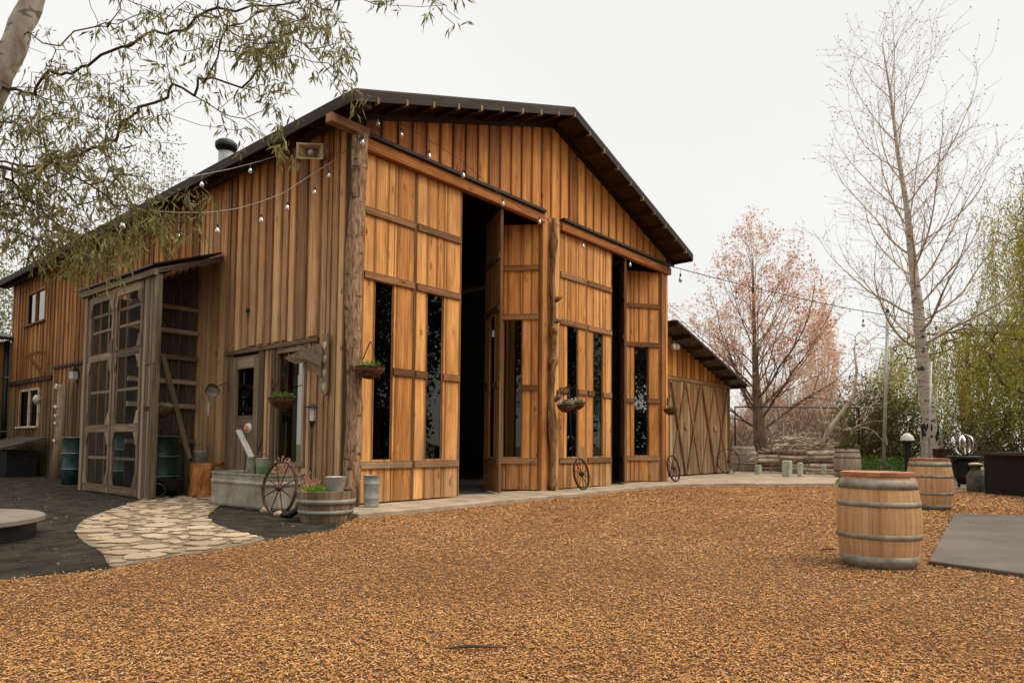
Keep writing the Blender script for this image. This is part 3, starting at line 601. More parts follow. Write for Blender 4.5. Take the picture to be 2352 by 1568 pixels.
for k in range(3):
    xa = 11.0+k*2.33; xb = xa+2.3; g = MB(); vboards(g, 'y', SY-.01, xa, xb, lambda x: 3.26, wid=(.2, .3), gap=.006, z0=.12, depth=-1)
    o = g.build('shed_door', M['shedw'], shd); h = MB(); y = SY-.06
    for s0, s1 in ((xa+.04, xb-.04), (xb-.04, xa+.04)):
        xm = (xa+xb)/2; h.beam((s0, y-(.03 if s0 < s1 else 0), .2), (s1, y-(.03 if s0 < s1 else 0), 3.2), .03, .1, up=(0, 1, 0)) if 0 else None
    xm = (xa+xb)/2
    for s0, s1, yy in ((xa+.06, xm, y), (xb-.06, xm, y)):
        h.beam((s0, yy, .16), (s1-(.05 if s0 < s1 else -.05), yy, 3.2), .1, .03, up=(0, 1, 0)); 
    for s0, s1, yy in ((xm, xa+.06, y-.032), (xm, xb-.06, y-.032)):
        h.beam((s0-(.05 if s0 > s1 else -.05), yy, .16), (s1, yy, 3.2), .1, .03, up=(0, 1, 0))
    h.build('cross_brace', M['rail'], o)
    MB().lathe([(.12, 0), (.12, .03)], 12, (xm, SY-.05, 1.75), axis='y').build('door_ring', M['shedw'], o)
xa, xb = 12.7, 18.6
MB().prism([(xa, .62, sz(xa)), (xb, .62, sz(xb)), (xb, 7, sz(xb)), (xa, 7, sz(xa))], (0, 0, .03)).build('roof', M['tin'], shd)
for k in range(7):
    x = xa+.12+k*(xb-xa-.3)/6; MB().box(x-.03, .66, sz(x)-.13, x+.03, 6.8, sz(x)-.012).build('rafter', M['soffit'], shd)
MB().beam((xa, .6, sz(xa)-.01), (xb, .6, sz(xb)-.01), .03, .06).build('roof_edge', M['tin'], shd)
fl = thing('floodlight', (11.2, 1.1, 4.1), 'small white twin floodlight on the shed wall beside the barn corner', 'floodlight')
c = fy(1548, 797, 1.1)
MB().lathe([(.03, 0), (.1, .1), (.1, .16)], 10, c, axis='y').build('lamp_head', M['white'], fl); MB().lathe([(.03, 0), (.1, .1), (.1, .16)], 10, c+Vector((-.25, 0, -.02)), axis='y').build('lamp_head', M['white'], fl); MB().tube([c, c+Vector((-.12, .15, 0)), c+Vector((-.25, 0, -.02))], .025, 6).build('lamp_arm', M['white'], fl)
#PART2
# ------------------------------------------------------------------ trees
def segmesh(P0, P1, r0, r1, n=4):
    """tapered sticks, vectorised"""
    d = P1-P0; L = np.linalg.norm(d, axis=1, keepdims=True)+1e-9; d = d/L
    ref = np.where(np.abs(d[:, 2:3]) > .9, np.array([[1., 0, 0]]), np.array([[0, 0, 1.]])); a = np.cross(d, ref); a /= np.linalg.norm(a, axis=1, keepdims=True)+1e-9; b = np.cross(d, a)
    V = []
    for P, r in ((P0, r0), (P1, r1)):
        for k in range(n): th = 2*np.pi*k/n; V.append(P+(a*math.cos(th)+b*math.sin(th))*r[:, None])
    V = np.stack(V, 1); m_ = len(P0); base = np.arange(m_)[:, None]*2*n
    F = np.concatenate([base+np.array([[k, (k+1) % n, n+(k+1) % n, n+k]]) for k in range(n)], 0)
    return V.reshape(-1, 3), F
def grow(root, T, alpha=.3, upb=1.0, rootfix=None):
    """join every target to the nearest, shortest-path, lower node"""
    P = [np.array(p, float) for p in root]; par = [-1]+list(range(len(root)-1)); 
    if rootfix: par = rootfix
    pl = [0.0]
    for i in range(1, len(P)): pl.append(pl[par[i]]+np.linalg.norm(P[i]-P[par[i]]) if par[i] >= 0 else 0.0)
    T = np.array(T, float); m_ = len(T); best = np.full(m_, 1e9); bp = np.zeros(m_, int); alive = np.ones(m_, bool)
    def upd(i):
        nonlocal best, bp
        d = T-P[i]; L = np.linalg.norm(d, axis=1)+1e-6; c = L*(1+upb*np.clip(.35-d[:, 2]/L, 0, 2))+alpha*pl[i]
        k = c < best; best[k] = c[k]; bp[k] = i
    for i in range(len(P)): upd(i)
    for _ in range(m_):
        c = np.where(alive, best, 1e18); j = int(np.argmin(c)); alive[j] = False; p = bp[j]
        P.append(T[j]); par.append(p); pl.append(pl[p]+np.linalg.norm(T[j]-P[p])); upd(len(P)-1)
    P = np.array(P); par = np.array(par); cnt = np.zeros(len(P)); kids = np.zeros(len(P), int)
    for i in range(len(P)):
        if par[i] >= 0: kids[par[i]] += 1
    order = np.argsort(-np.array(pl)); cnt[kids == 0] = 1
    for i in order:
        if par[i] >= 0: cnt[par[i]] += cnt[i]
    return P, par, cnt, kids
def branches(name, P, par, cnt, tip, pw, mat, parent, skip=0, rmax=9, n=5, wob=.12):
    idx = np.array([i for i in range(len(P)) if par[i] >= 0 and i >= skip]); r = np.minimum(tip*np.maximum(cnt, 1)**pw, rmax)
    A, B = P[par[idx]], P[idx]; Lg = np.linalg.norm(B-A, axis=1, keepdims=True); mid = (A+B)/2+RNG.normal(0, 1, A.shape)*Lg*wob*.5
    ra, rb = np.minimum(r[par[idx]], r[idx]*1.35), r[idx]; rm = (ra+rb)/2
    V1, F1 = segmesh(A, mid, ra, rm, n); V2, F2 = segmesh(mid, B, rm, rb, n)
    F = np.concatenate([F1, F2+len(V1)], 0); return npmesh(name, np.concatenate([V1, V2]), F, RNG.uniform(0, 1, len(F)), mat, parent)
def leafmesh(name, C0, D, Lf, Wf, tone, mat, parent, fold=.25):
    """each leaf two faces folded along the midrib: pointed blade"""
    n = len(C0); D = D/(np.linalg.norm(D, axis=1, keepdims=True)+1e-9); rv = RNG.normal(0, 1, (n, 3)); s = np.cross(D, rv); s /= np.linalg.norm(s, axis=1, keepdims=True)+1e-9; u = np.cross(D, s)
    l, w = np.broadcast_to(Lf, n)[:, None], np.broadcast_to(Wf, n)[:, None]; cur = u*l*RNG.uniform(-.2, .2, (n, 1))
    V = np.stack([C0, C0+D*l*.45+s*w*.5+u*w*fold+cur, C0+D*l, C0+D*l*.45-s*w*.5+u*w*fold+cur], 1).reshape(-1, 3)
    F = np.arange(n)[:, None]*4+np.array([[0, 1, 2, 3]])
    return npmesh(name, V, F, tone, mat, parent)
def A3(v): return np.array(tuple(v), float)
# -- overhanging tree, upper left
ot = thing('overhanging_tree', at(-330, 1250, 6.0).xy.to_3d(), 'drooping narrow-leaved tree hanging over the upper left, its pale limb crossing the corner', 'tree')
b0 = at(-330, 1250, 6.0); b0.z = -.1
limb = [A3(b0), A3(at(-300, 900, 5.9)), A3(at(-210, 600, 5.8)), A3(at(-90, 380, 5.7)), A3(at(-10, 195, 5.6)), A3(at(38, 85, 5.6)), A3(at(78, -10, 5.6)), A3(at(120, -160, 5.7)), A3(at(150, -420, 5.8))]
lr = [.22, .18, .15, .115, .10, .088, .08, .07, .04]
pts = []; rr = []
for i in range(len(limb)-1):
    for k in range(4): t = k/4; pts.append(Vector(limb[i]*(1-t)+limb[i+1]*t)+Vector((random.uniform(-.01, .01), random.uniform(-.01, .01), 0))); rr.append(lr[i]*(1-t)+lr[i+1]*t)
MB().tube(pts, rr, 12, jit=.04).build('trunk', M['pale_bark'], ot, True)
lines = [[(8, 180, 5.6), (60, 215, 5.5), (140, 235, 5.4), (230, 275, 5.3), (330, 320, 5.2), (430, 330, 5.2)],
         [(10, 195, 5.6), (60, 262, 5.6), (110, 330, 5.6), (135, 420, 5.7), (160, 500, 5.8), (210, 560, 5.8)],
         [(120, -160, 5.7), (190, -60, 5.6), (225, 50, 5.5), (205, 150, 5.5)], [(225, 50, 5.5), (310, 120, 5.3), (390, 200, 5.2)],
         [(120, -160, 5.7), (360, -60, 5.3), (560, 0, 5.0), (660, 25, 4.9), (720, 60, 4.8), (760, 110, 4.8), (800, 170, 4.8)],
         [(560, 0, 5.0), (660, 10, 5.0), (700, -10, 5.0), (850, -30, 4.8), (1000, -20, 4.7)],
         [(360, -60, 5.3), (460, 60, 5.1), (500, 110, 5.0), (530, 210, 5.0), (590, 290, 5.0), (640, 330, 5.0)],
         [(-10, 195, 5.6), (-120, 260, 5.8), (-60, 420, 5.9), (40, 520, 6.0), (110, 600, 6.0)],
         [(120, -160, 5.7), (0, -300, 6.2), (-200, -400, 6.5)], [(120, -160, 5.7), (300, -300, 5.8), (600, -400, 5.2)]]
root = list(limb); fix = [-1]+list(range(len(limb)-1))
for l in lines:
    q0 = A3(at(*l[0])); near = int(np.argmin([np.linalg.norm(q-q0) for q in root])); last = near
    for i, p in enumerate(l[1:]):
        q1 = A3(at(*p)); q_ = A3(at(*l[i])) if i else root[near]
        for k in (1, 2, 3): root.append(q_*(1-k/3)+q1*k/3+RNG.normal(0, .01, 3)*(k < 3)); fix.append(last); last = len(root)-1
blobs = [(60, 330, 110, 150, 210), (170, 250, 110, 100, 110), (150, 440, 120, 110, 190), (260, 330, 80, 110, 75), (50, 500, 80, 80, 100), (190, 560, 115, 52, 150), (300, 520, 70, 40, 35), (330, 190, 80, 90, 38), (420, 60, 100, 60, 36), (300, 50, 80, 60, 26), (560, 60, 110, 60, 70), (625, 110, 55, 50, 70), (700, 40, 80, 45, 60), (760, 130, 50, 45, 26), (785, 60, 35, 60, 14), (500, 200, 60, 50, 12), (620, 220, 55, 50, 18), (555, 285, 35, 25, 5), (638, 320, 22, 35, 9), (820, 215, 14, 10, 3), (1000, 5, 40, 15, 5), (1048, 45, 10, 15, 2), (880, 5, 30, 10, 4), (330, 460, 50, 50, 28), (400, 515, 50, 30, 30), (450, 455, 45, 22, 14), (230, 600, 50, 30, 26), (110, 120, 60, 60, 14),
         (-230, 150, 190, 300, 160), (150, -250, 350, 180, 190), (650, -220, 260, 150, 100), (-500, 0, 200, 300, 120), (-200, -500, 400, 200, 160)]  # unseen clumps outside the view, added so the canopy shades the lower left
T = []
for cx, cy, rx, ry, n_ in blobs:
    for _ in range(int(n_*.8)+1):
        a = random.uniform(0, 6.28); q = math.sqrt(random.random())*1.08; px, py = cx+rx*q*math.cos(a), cy+ry*q*math.sin(a); dz = 5.55-.0008*max(px, 0)+random.gauss(0, .33); T.append(A3(at(px, py, max(4.2, dz))))
P, par, cnt, kids = grow(root, T, .34, -.15, fix)
branches('branches', P, par, cnt, .0020, .40, M['twig'], ot, skip=len(limb), rmax=.022, wob=.12)
tips = np.arange(len(root), len(P)); C0 = []; D = []
for i in tips:
    for q in range(random.choice((1, 1, 2))):
        base = P[i]+RNG.normal(0, .03, 3); ax = np.array([random.gauss(0, .5), random.gauss(0, .5), random.uniform(-1.0, .15)]); ax /= np.linalg.norm(ax); Lt = random.uniform(.06, .22); m_ = random.randint(4, 7)
        for k in range(m_):
            C0.append(base+ax*Lt*k/m_); D.append(ax*.6+RNG.normal(0, .55, 3)+np.array([0, 0, -.75]))
C0 = np.array(C0); D = np.array(D); n_ = len(C0)
leafmesh('foliage', C0, D, RNG.uniform(.05, .115, n_), RNG.uniform(.010, .017, n_), np.clip(RNG.normal(.45, .27, n_), 0, 1), M['leaf_olive'], ot)
# -- generic leafy tree
def tree(name, base, h, trunk, crownc, crownr, nt, leafm, barkm, tipr, pw, label, group=None, leaves=6, Ls=.12, Ws=.05, upb=1.0, alpha=.3, trunkr=.25, spread=.25, shape=None, shell=.35, droop=0.0, tmean=.5, rmax=.12):
    o = thing(name, (base[0], base[1], 0), label, 'tree', group); tr_ = [A3(p) for p in trunk]; npt = len(tr_)
    rad = [trunkr*(1.15 if i == 0 else 1-.85*i/(npt-1)) for i in range(npt)]
    pts = []; rr = []
    for i in range(npt-1):
        for k in range(3): t = k/3; pts.append(Vector(tr_[i]*(1-t)+tr_[i+1]*t)); rr.append(rad[i]*(1-t)+rad[i+1]*t)
    pts.append(Vector(tr_[-1])); rr.append(rad[-1]); MB().tube(pts, rr, 12, jit=.04).build('trunk', barkm[0], o, True)
    T = []
    while len(T) < nt:
        q = RNG.normal(0, 1, 3); q /= np.linalg.norm(q); q *= random.uniform(shell, 1)**.6
        if shape: 
            s_ = shape(q)
            if s_ is None: continue
            q = s_
        T.append(np.array(crownc)+q*np.array(crownr))
    P, par, cnt, kids = grow(tr_, T, alpha, upb)
    branches('branches', P, par, cnt, tipr, pw, barkm[1], o, skip=npt, rmax=rmax)
    if leafm:
        ids = np.arange(npt, len(P)); ids = ids[kids[ids] <= 1]; k = np.repeat(ids, leaves); C0 = P[k]+RNG.normal(0, spread, (len(k), 3)); D = RNG.normal(0, 1, (len(k), 3))+np.array([0, 0, -droop]); n_ = len(k)
        tn = np.clip(RNG.normal(tmean, .22, n_)+np.repeat(RNG.normal(0, .12, len(ids)), leaves), 0, 1)
        leafmesh('foliage', C0, D, RNG.uniform(.6, 1.3, n_)*Ls, RNG.uniform(.6, 1.3, n_)*Ws, tn, leafm, o)
    return o, P, par, cnt, kids
# -- tall bare birch
dB = 23.57
def atB(px, py, d=dB): return A3(at(px, py, d))
btr = [A3((gp(2140, 1100)))-np.array([0, 0, .1]), atB(2136, 980), atB(2122, 860), atB(2110, 720), atB(2098, 620), atB(2082, 470), atB(2062, 350), atB(2046, 220), atB(2020, 60)]
def rec_tree(o, trunk, mat, twmat, trad, zlo, nprim, plen, elev, sec, tl, wander=.1, tipn='twigs', budmat=None, lean=0.0, prof=1.0, up0=.06):
    """limbs that leave the stem at an angle, bend upwards and fork three times"""
    seg = np.array(trunk); acc = [0]; A = []; B = []; RA = []; RB = []; A2 = []; B2 = []; tipsP = []
    def stem(z):
        for i in range(len(seg)-1):
            if seg[i][2] <= z <= seg[i+1][2]: t = (z-seg[i][2])/(seg[i+1][2]-seg[i][2]); return seg[i]*(1-t)+seg[i+1]*t
        return seg[-1]
    def limb_(p, d, L, r, lev):
        n_ = max(2, int(L/.3)); st = L/n_; pts_ = [p]
        for i in range(n_):
            d = d+RNG.normal(0, wander, 3)+np.array([0, 0, up0 if lev == 0 else .05]); d /= np.linalg.norm(d); q = p+d*st; r1 = max(r*(1-(i+1)/n_*.9), .0035); r0 = max(r*(1-i/n_*.9), .0035)
            (A if lev < 2 else A2).append(p); (B if lev < 2 else B2).append(q)
            if lev < 2: RA.append(r0); RB.append(r1)
            p = q; pts_.append(p)
            if lev < 2 and (i > 0 or lev == 1):
                for _ in range(sec if lev == 0 else random.choice((1, 2))):
                    if random.random() > (.85 if lev == 0 else .7): continue
                    w = RNG.normal(0, 1, 3); w -= d*w.dot(d); w /= np.linalg.norm(w); dd = d*.75+w*.65+np.array([0, 0, .15]); rem = L*(1-i/n_)
                    limb_(p, dd/np.linalg.norm(dd), (max(.5, rem*random.uniform(.3, .55)) if lev == 0 else tl*random.uniform(.5, 1.2)), max(r1*.55, .005), lev+1)
        tipsP.append(p)
    z1 = seg[-1][2]
    for k in range(nprim):
        t = (k+random.uniform(-.3, .3))/nprim; t = min(max(t, 0), .98); z = zlo+(z1-zlo)*t**1.1; az = k*2.4+random.uniform(-.5, .5); e = R(elev[0]+(elev[1]-elev[0])*t+random.uniform(-8, 8)); L = plen*(1-t**prof)**.9*random.uniform(.75, 1.1)+.6
        limb_(stem(z), np.array([math.cos(az)*math.cos(e)+lean, math.sin(az)*math.cos(e), math.sin(e)]), L, trad*(1-t*.8)*.42*L/plen+.01, 0)
    A, B, RA, RB = map(np.array, (A, B, RA, RB)); V, F = segmesh(A, B, RA, RB, 5); npmesh('branches', V, F, RNG.uniform(0, 1, len(F)), mat, o)
    A2, B2 = np.array(A2), np.array(B2); V, F = segmesh(A2, B2, np.full(len(A2), .0052), np.full(len(A2), .0035), 3); npmesh(tipn, V, F, RNG.uniform(0, 1, len(F)), twmat, o)
    return B2, np.array(tipsP)
o = thing('birch_tree', (btr[0][0], btr[0][1], 0), 'tall bare birch with a thick white trunk, standing behind the barrels at right', 'tree')
brad = [.27, .235, .21, .18, .145, .09, .065, .042, .010]; pts = []; rr = []
for i in range(len(btr)-1):
    for k in range(4): t = k/4; pts.append(Vector(btr[i]*(1-t)+btr[i+1]*t)); rr.append(brad[i]*(1-t)+brad[i+1]*t)
MB().tube(pts, rr, 14, jit=.03).build('trunk', M['birch'], o, True)
B2, tp = rec_tree(o, btr, M['birchtwig'], M['birchtwig'], .09, 4.2, 40, 5.3, (18, 60), 1, .85, .08, prof=1.9, up0=.055)
k = RNG.choice(len(B2), min(len(B2), 9000), replace=False); leafmesh('buds', B2[k], RNG.normal(0, 1, (len(k), 3)), .075, .04, RNG.uniform(0, 1, len(k)), M['budleaf'], o)
tb = lambda zz: Vector(btr[0]+(btr[1]-btr[0])*((zz+.1)/(btr[1][2]+.1)))
db = MB()
for k in range(46):
    a = random.uniform(0, 6.28); zz = random.gauss(1.62, .13); p = tb(zz)+Vector((math.cos(a)*.232, math.sin(a)*.232, 0)); h_ = random.uniform(.05, .16)
    db.tube([p-Vector((0, 0, h_)), p, p+Vector((0, 0, h_))], [.015, .05, .01], 6, jit=.25)
for k in range(34):
    a = random.uniform(0, 6.28); zz = random.uniform(2, 7); q_ = [Vector(b_) for b_ in btr]; i_ = max(j for j in range(len(q_)-1) if q_[j].z <= zz); tt = (zz-q_[i_].z)/(q_[i_+1].z-q_[i_].z); rr_ = brad[i_]*(1-tt)+brad[i_+1]*tt; c_ = q_[i_].lerp(q_[i_+1], tt); t1 = Vector((-math.sin(a), math.cos(a), 0))*random.uniform(.03, .09); p = c_+Vector((math.cos(a), math.sin(a), 0))*(rr_-.012)
    db.tube([p-t1, p, p+t1], [.008, .028, .008], 6, jit=.2)
db.build('dark_bark', M['blackbark'], o, True)
# -- reddish maple
g0 = gp(1748, 1083); dM = 29.0
mt_ = [A3(g0), A3(at(1745, 1000, dM)), A3(at(1740, 930, dM)), A3(at(1736, 870, dM)), A3(at(1733, 780, dM)), A3(at(1730, 660, dM)), A3(at(1728, 560, dM))]
o = thing('maple_tree', g0, 'reddish young-leaved maple behind the small shed', 'tree'); mrad = [.3, .26, .21, .15, .09, .05, .012]; pts = []; rr = []
for i in range(len(mt_)-1):
    for k in range(3): t = k/3; pts.append(Vector(mt_[i]*(1-t)+mt_[i+1]*t)); rr.append(mrad[i]*(1-t)+mrad[i+1]*t)
MB().tube(pts, rr, 12, jit=.05).build('trunk', M['brown_bark'], o, True)
B2, tp = rec_tree(o, mt_, M['brown_bark'], M['birchtwig'], .13, 1.7, 36, 6.2, (36, 70), 1, .7, .08, prof=1.1, up0=.05)
cl_ = B2[RNG.choice(len(B2), min(len(B2), 4800), replace=False)]; k = np.repeat(cl_, 5, 0); tn = np.clip(np.repeat(RNG.normal(.5, .2, len(cl_)), 5)+RNG.normal(0, .15, len(k)), 0, 1)
leafmesh('foliage', k+RNG.normal(0, .08, k.shape), RNG.normal(0, 1, k.shape), RNG.uniform(.07, .15, len(k)), RNG.uniform(.04, .08, len(k)), tn, M['leaf_maple'], o)
# -- willows at right: hanging strands
def willow(label, base, zc, rx, rz, ns, seed, lmin, lmax, mat, tmean=.5, cz=.3, dens=.075, lz=.9):
    o = thing('willow_tree', (base[0], base[1], 0), label, 'tree', 'green willows at the right edge'); bx, by = base[:2]
    tr_ = [np.array([bx, by, -.1]), np.array([bx+.1, by, zc*.35]), np.array([bx-.1, by+.1, zc*.7]), np.array([bx, by, zc])]
    MB().tube([Vector(p) for p in tr_], [.4, .33, .25, .12], 10, jit=.05).build('trunk', M['brown_bark'], o, True)
    T = []
    while len(T) < ns:
        q = RNG.normal(0, 1, 3); q /= np.linalg.norm(q); q *= random.uniform(.35, 1)**.5
        if q[2] < -.2: continue
        q *= 1+.18*math.sin(q[0]*5+seed)*math.cos(q[1]*6+seed*2); T.append(np.array([bx, by, zc])+q*np.array([rx, rx, rz]))
    P, par, cnt, kids = grow(tr_, T, .2, .5); branches('branches', P, par, cnt, .010, .42, M['brown_bark'], o, skip=4, rmax=.16, wob=.2)
    C0 = []; D = []; tn = []; SA = []; SB = []
    for p in P[4:]:
        L = random.uniform(lmin, lmax); L = min(L, p[2]-lz); 
        if L < .3: continue
        dx, dy = random.gauss(0, .12), random.gauss(0, .12); m_ = int(L/dens); tt = random.gauss(tmean, .2); off = RNG.normal(0, .15, 2)
        s = np.linspace(0, 1, m_)[:, None]; sway = .12*np.sin(s*5+random.uniform(0, 6))
        c = p+np.concatenate([off[0]+dx*s*L+sway, off[1]+dy*s*L+sway*.5, -s*L], 1); C0.append(c+RNG.normal(0, .03, c.shape)); D.append(RNG.normal(0, .45, c.shape)+np.array([0, 0, -1])); tn.append(np.full(m_, tt))
    C0 = np.concatenate(C0); D = np.concatenate(D); tn = np.clip(np.concatenate(tn)+RNG.normal(0, .13, len(C0)), 0, 1)
    leafmesh('foliage', C0, D, RNG.uniform(.12, .2, len(C0)), RNG.uniform(.028, .05, len(C0)), tn, mat, o); return o
c = at(2500, 600, 27); willow('large golden-green willow with long hanging strands at the right edge of the photo', (c.x, c.y), 9.2, 3.7, 4.9, 900, 1, 1.5, 6.5, M['leaf_willow'], .5)
c = at(2215, 600, 33); willow('lower olive willow hanging behind the birch trunk', (c.x, c.y), 4.9, 4.6, 3.1, 800, 2, 1.0, 3.8, M['leaf_willow'], .4)
c = at(2385, 600, 24); willow('dark willow drooping low above the black counter', (c.x, c.y), 4.0, 3.0, 2.4, 520, 3, .8, 2.6, M['leaf_willow'], .25)
# -- evergreen shrubs and background trees
def shrub(name, px, pyb, d, w, h, n_, mat, label, group=None, cat='shrub', Ls=.14, Ws=.07, tm=.45, z0=0.0, lw=None):
    c = at(px, pyb, d); o = thing(name, (c.x, c.y, z0), label, cat, group); pts = RNG.normal(0, 1, (n_, 3)); pts /= np.linalg.norm(pts, axis=1, keepdims=True); pts *= RNG.uniform(.25, 1, (n_, 1))**.5
    lump = 1+.22*np.sin(pts[:, 0]*6+px)*np.cos(pts[:, 2]*5+px)+.12*np.sin(pts[:, 1]*9+pts[:, 2]*7); pts *= lump[:, None]
    P = np.array([c.x, c.y, z0+h*.52])+pts*np.array([w/2, w/2, h*.52]); P = P[P[:, 2] > z0]; D = RNG.normal(0, 1, P.shape)
    tn = np.clip(tm+.25*np.sin(P[:, 0]*3)*np.sin(P[:, 2]*4+P[:, 1]*2)+RNG.normal(0, .18, len(P)), 0, 1)
    st = RNG.integers(0, len(P), 60); V, F = segmesh(np.repeat([[c.x, c.y, z0]], 60, 0), P[st], np.full(60, .03), np.full(60, .008), 4); npmesh('stems', V, F, RNG.uniform(0, 1, len(F)), M['brown_bark'], o)
    leafmesh('foliage', P, D, RNG.uniform(.6, 1.3, len(P))*Ls, RNG.uniform(.6, 1.3, len(P))*Ws, tn, mat, o); return o
shrub('evergreen_shrub', 1995, 1080, 31, 3.0, 4.2, 6000, M['leaf_shrub'], 'dark green shrub between the bare fallen limb and the steel pole')
shrub('evergreen_shrub', 2075, 1080, 30, 2.6, 3.6, 5000, M['leaf_shrub'], 'dark green shrub just left of the birch trunk', tm=.55)
shrub('evergreen_shrub', 2230, 1080, 34, 4.5, 3.4, 6500, M['leaf_shrub'], 'dark shrub behind the polished steel rings', tm=.4)
shrub('evergreen_shrub', 2350, 1080, 28, 4.0, 3.3, 6500, M['leaf_shrub'], 'dark shrub behind the black counter at the right edge', tm=.3)
shrub('low_hedge', 2020, 1090, 24.0, 2.6, .75, 3500, M['leaf_herb'], 'low bright green hedge behind the large front barrel', cat='hedge', Ls=.07, Ws=.04, tm=.0)
shrub('conifer_tree', 1890, 1080, 60, 3.2, 14.5, 5000, M['leaf_maple'], 'slim pale orange tree far behind the maple', cat='tree', Ls=.3, Ws=.12, tm=.8) 
shrub('pale_tree', 338, 1080, 34, 5.0, 17.0, 7500, M['leaf_pale'], 'pale green-gold tree rising behind the barn roof at left', cat='tree', Ls=.17, Ws=.07, tm=.6)
shrub('pale_tree', -5, 1080, 40, 4.6, 13.0, 7500, M['leaf_pale'], 'pale green tree beyond the far left end of the barn', cat='tree', Ls=.2, Ws=.1, tm=.5)
# trees off to the side that the windows mirror, left ones added for shade
for i, (x, y, s) in enumerate(((9.5, -17, 1.0), (16, -20, 1.15), (3, -22, 1.1), (22, -14, .9), (-12, -5, 1.1), (-9.5, -16.5, .9))):
    tree('yard_tree', (x, y), 9, [(x, y, 0), (x+.1, y, 2), (x-.1, y+.1, 4), (x, y, 7*s)], (x, y, 6.4*s), (3.6*s, 3.6*s, 4.2*s), 380, M['leaf_dark'], (M['brown_bark'], M['brown_bark']), .012, .45, ['leafy tree across the yard facing the folding doors', 'largest leafy tree across the yard, behind the others', 'leafy tree behind the photographer', 'leafy tree beyond the right edge of the yard', 'large unseen leafy tree added at the left side to shade the yard', 'smaller unseen leafy tree added well behind and left of the photographer'][i], 'trees across the yard', leaves=44, Ls=.3, Ws=.16, spread=.45, trunkr=.3)
for i, (x, y, w_, lab) in enumerate(((6, -24, 11, 'left part of the unseen dark hedge added across the yard'), (17, -24, 12, 'middle part of the unseen dark hedge added across the yard'), (28, -19, 12, 'right part of the unseen dark hedge added across the yard'))):  # unseen hedge, added to darken what the windows reflect
    o = thing('added_hedge', (x, y, 0), lab, 'hedge', 'added hedge across the yard'); n_ = 5200; P = np.stack([RNG.uniform(x-w_/2, x+w_/2, n_), RNG.uniform(y-1, y+1, n_), RNG.uniform(0, 1, n_)**.8*3.3], 1); leafmesh('foliage', P, RNG.normal(0, 1, P.shape), RNG.uniform(.25, .5, n_), RNG.uniform(.15, .3, n_), RNG.uniform(0, .8, n_), M['leaf_dark'], o)
    st = RNG.integers(0, n_, 40); Q = P[st].copy(); Q[:, 2] = 0; V, F = segmesh(Q, P[st], np.full(40, .04), np.full(40, .02), 4); npmesh('stems', V, F, RNG.uniform(0, 1, len(F)), M['brown_bark'], o)
# -- bare thicket beyond the shed
def thicket(name, px0, px1, d0, d1, zt, n_, label, rad=.012, mat='thicket', lean=.5, zmin=0.0, seglen=(.35, 1.1)):
    px = RNG.uniform(px0, px1, n_); d = RNG.uniform(d0, d1, n_); B = np.array([tuple(at(a, 1029, b)) for a, b in zip(px, d)]); hh = zt*(.72+.28*np.sin(px*.031)*np.cos(px*.013)); z = RNG.uniform(0, 1, n_)**1.05*hh+zmin; B[:, 2] = z
    D = RNG.normal(0, lean, (n_, 3))+np.array([0, 0, .7]); E_ = B+D*RNG.uniform(*seglen, (n_, 1)); V, F = segmesh(B, E_, np.full(n_, rad)*RNG.uniform(.6, 1.6, n_), np.full(n_, rad*.4), 3)
    tn = np.clip(.5+.3*np.sin(B[:, 0]*2+B[:, 2]*1.5)+RNG.normal(0, .2, n_), 0, 1); return tag(npmesh(name, V, F, np.tile(tn, 3), M[mat]), label, 'brush', kind='stuff')
thicket('bare_thicket', 1560, 2060, 34, 40, 4.4, 10500, 'dense thicket of bare pinkish brown brush beyond the shed', .018)
thicket('bare_thicket', 1780, 2080, 45, 52, 10.5, 2000, 'thin pale leafless treetops far behind the maple', .012)
# fallen pale limb
fl_ = thing('bare_leaning_tree', at(1905, 1040, 26).xy.to_3d(), 'leafless pale limb leaning up to the right beside the upright old barrel', 'tree')
q = [A3(at(1885, 1035, 26)), A3(at(1905, 985, 26)), A3(at(1935, 945, 26)), A3(at(1962, 905, 26)), A3(at(1968, 850, 26)), A3(at(1962, 800, 26))]
MB().tube([Vector(p) for p in q], [.12, .10, .085, .07, .05, .03], 8, jit=.08).build('trunk', M['tan_bark'], fl_, True)
T = [A3(at(random.gauss(1900, 62), random.uniform(850, 1040), random.uniform(25, 27))) for _ in range(110)]+[A3(at(random.gauss(1985, 30), random.uniform(760, 960), random.uniform(25, 27))) for _ in range(50)]
P, par, cnt, kids = grow(q, T, .25, .2); branches('branches', P, par, cnt, .009, .42, M['tan_bark'], fl_, skip=6, rmax=.06, wob=.25)
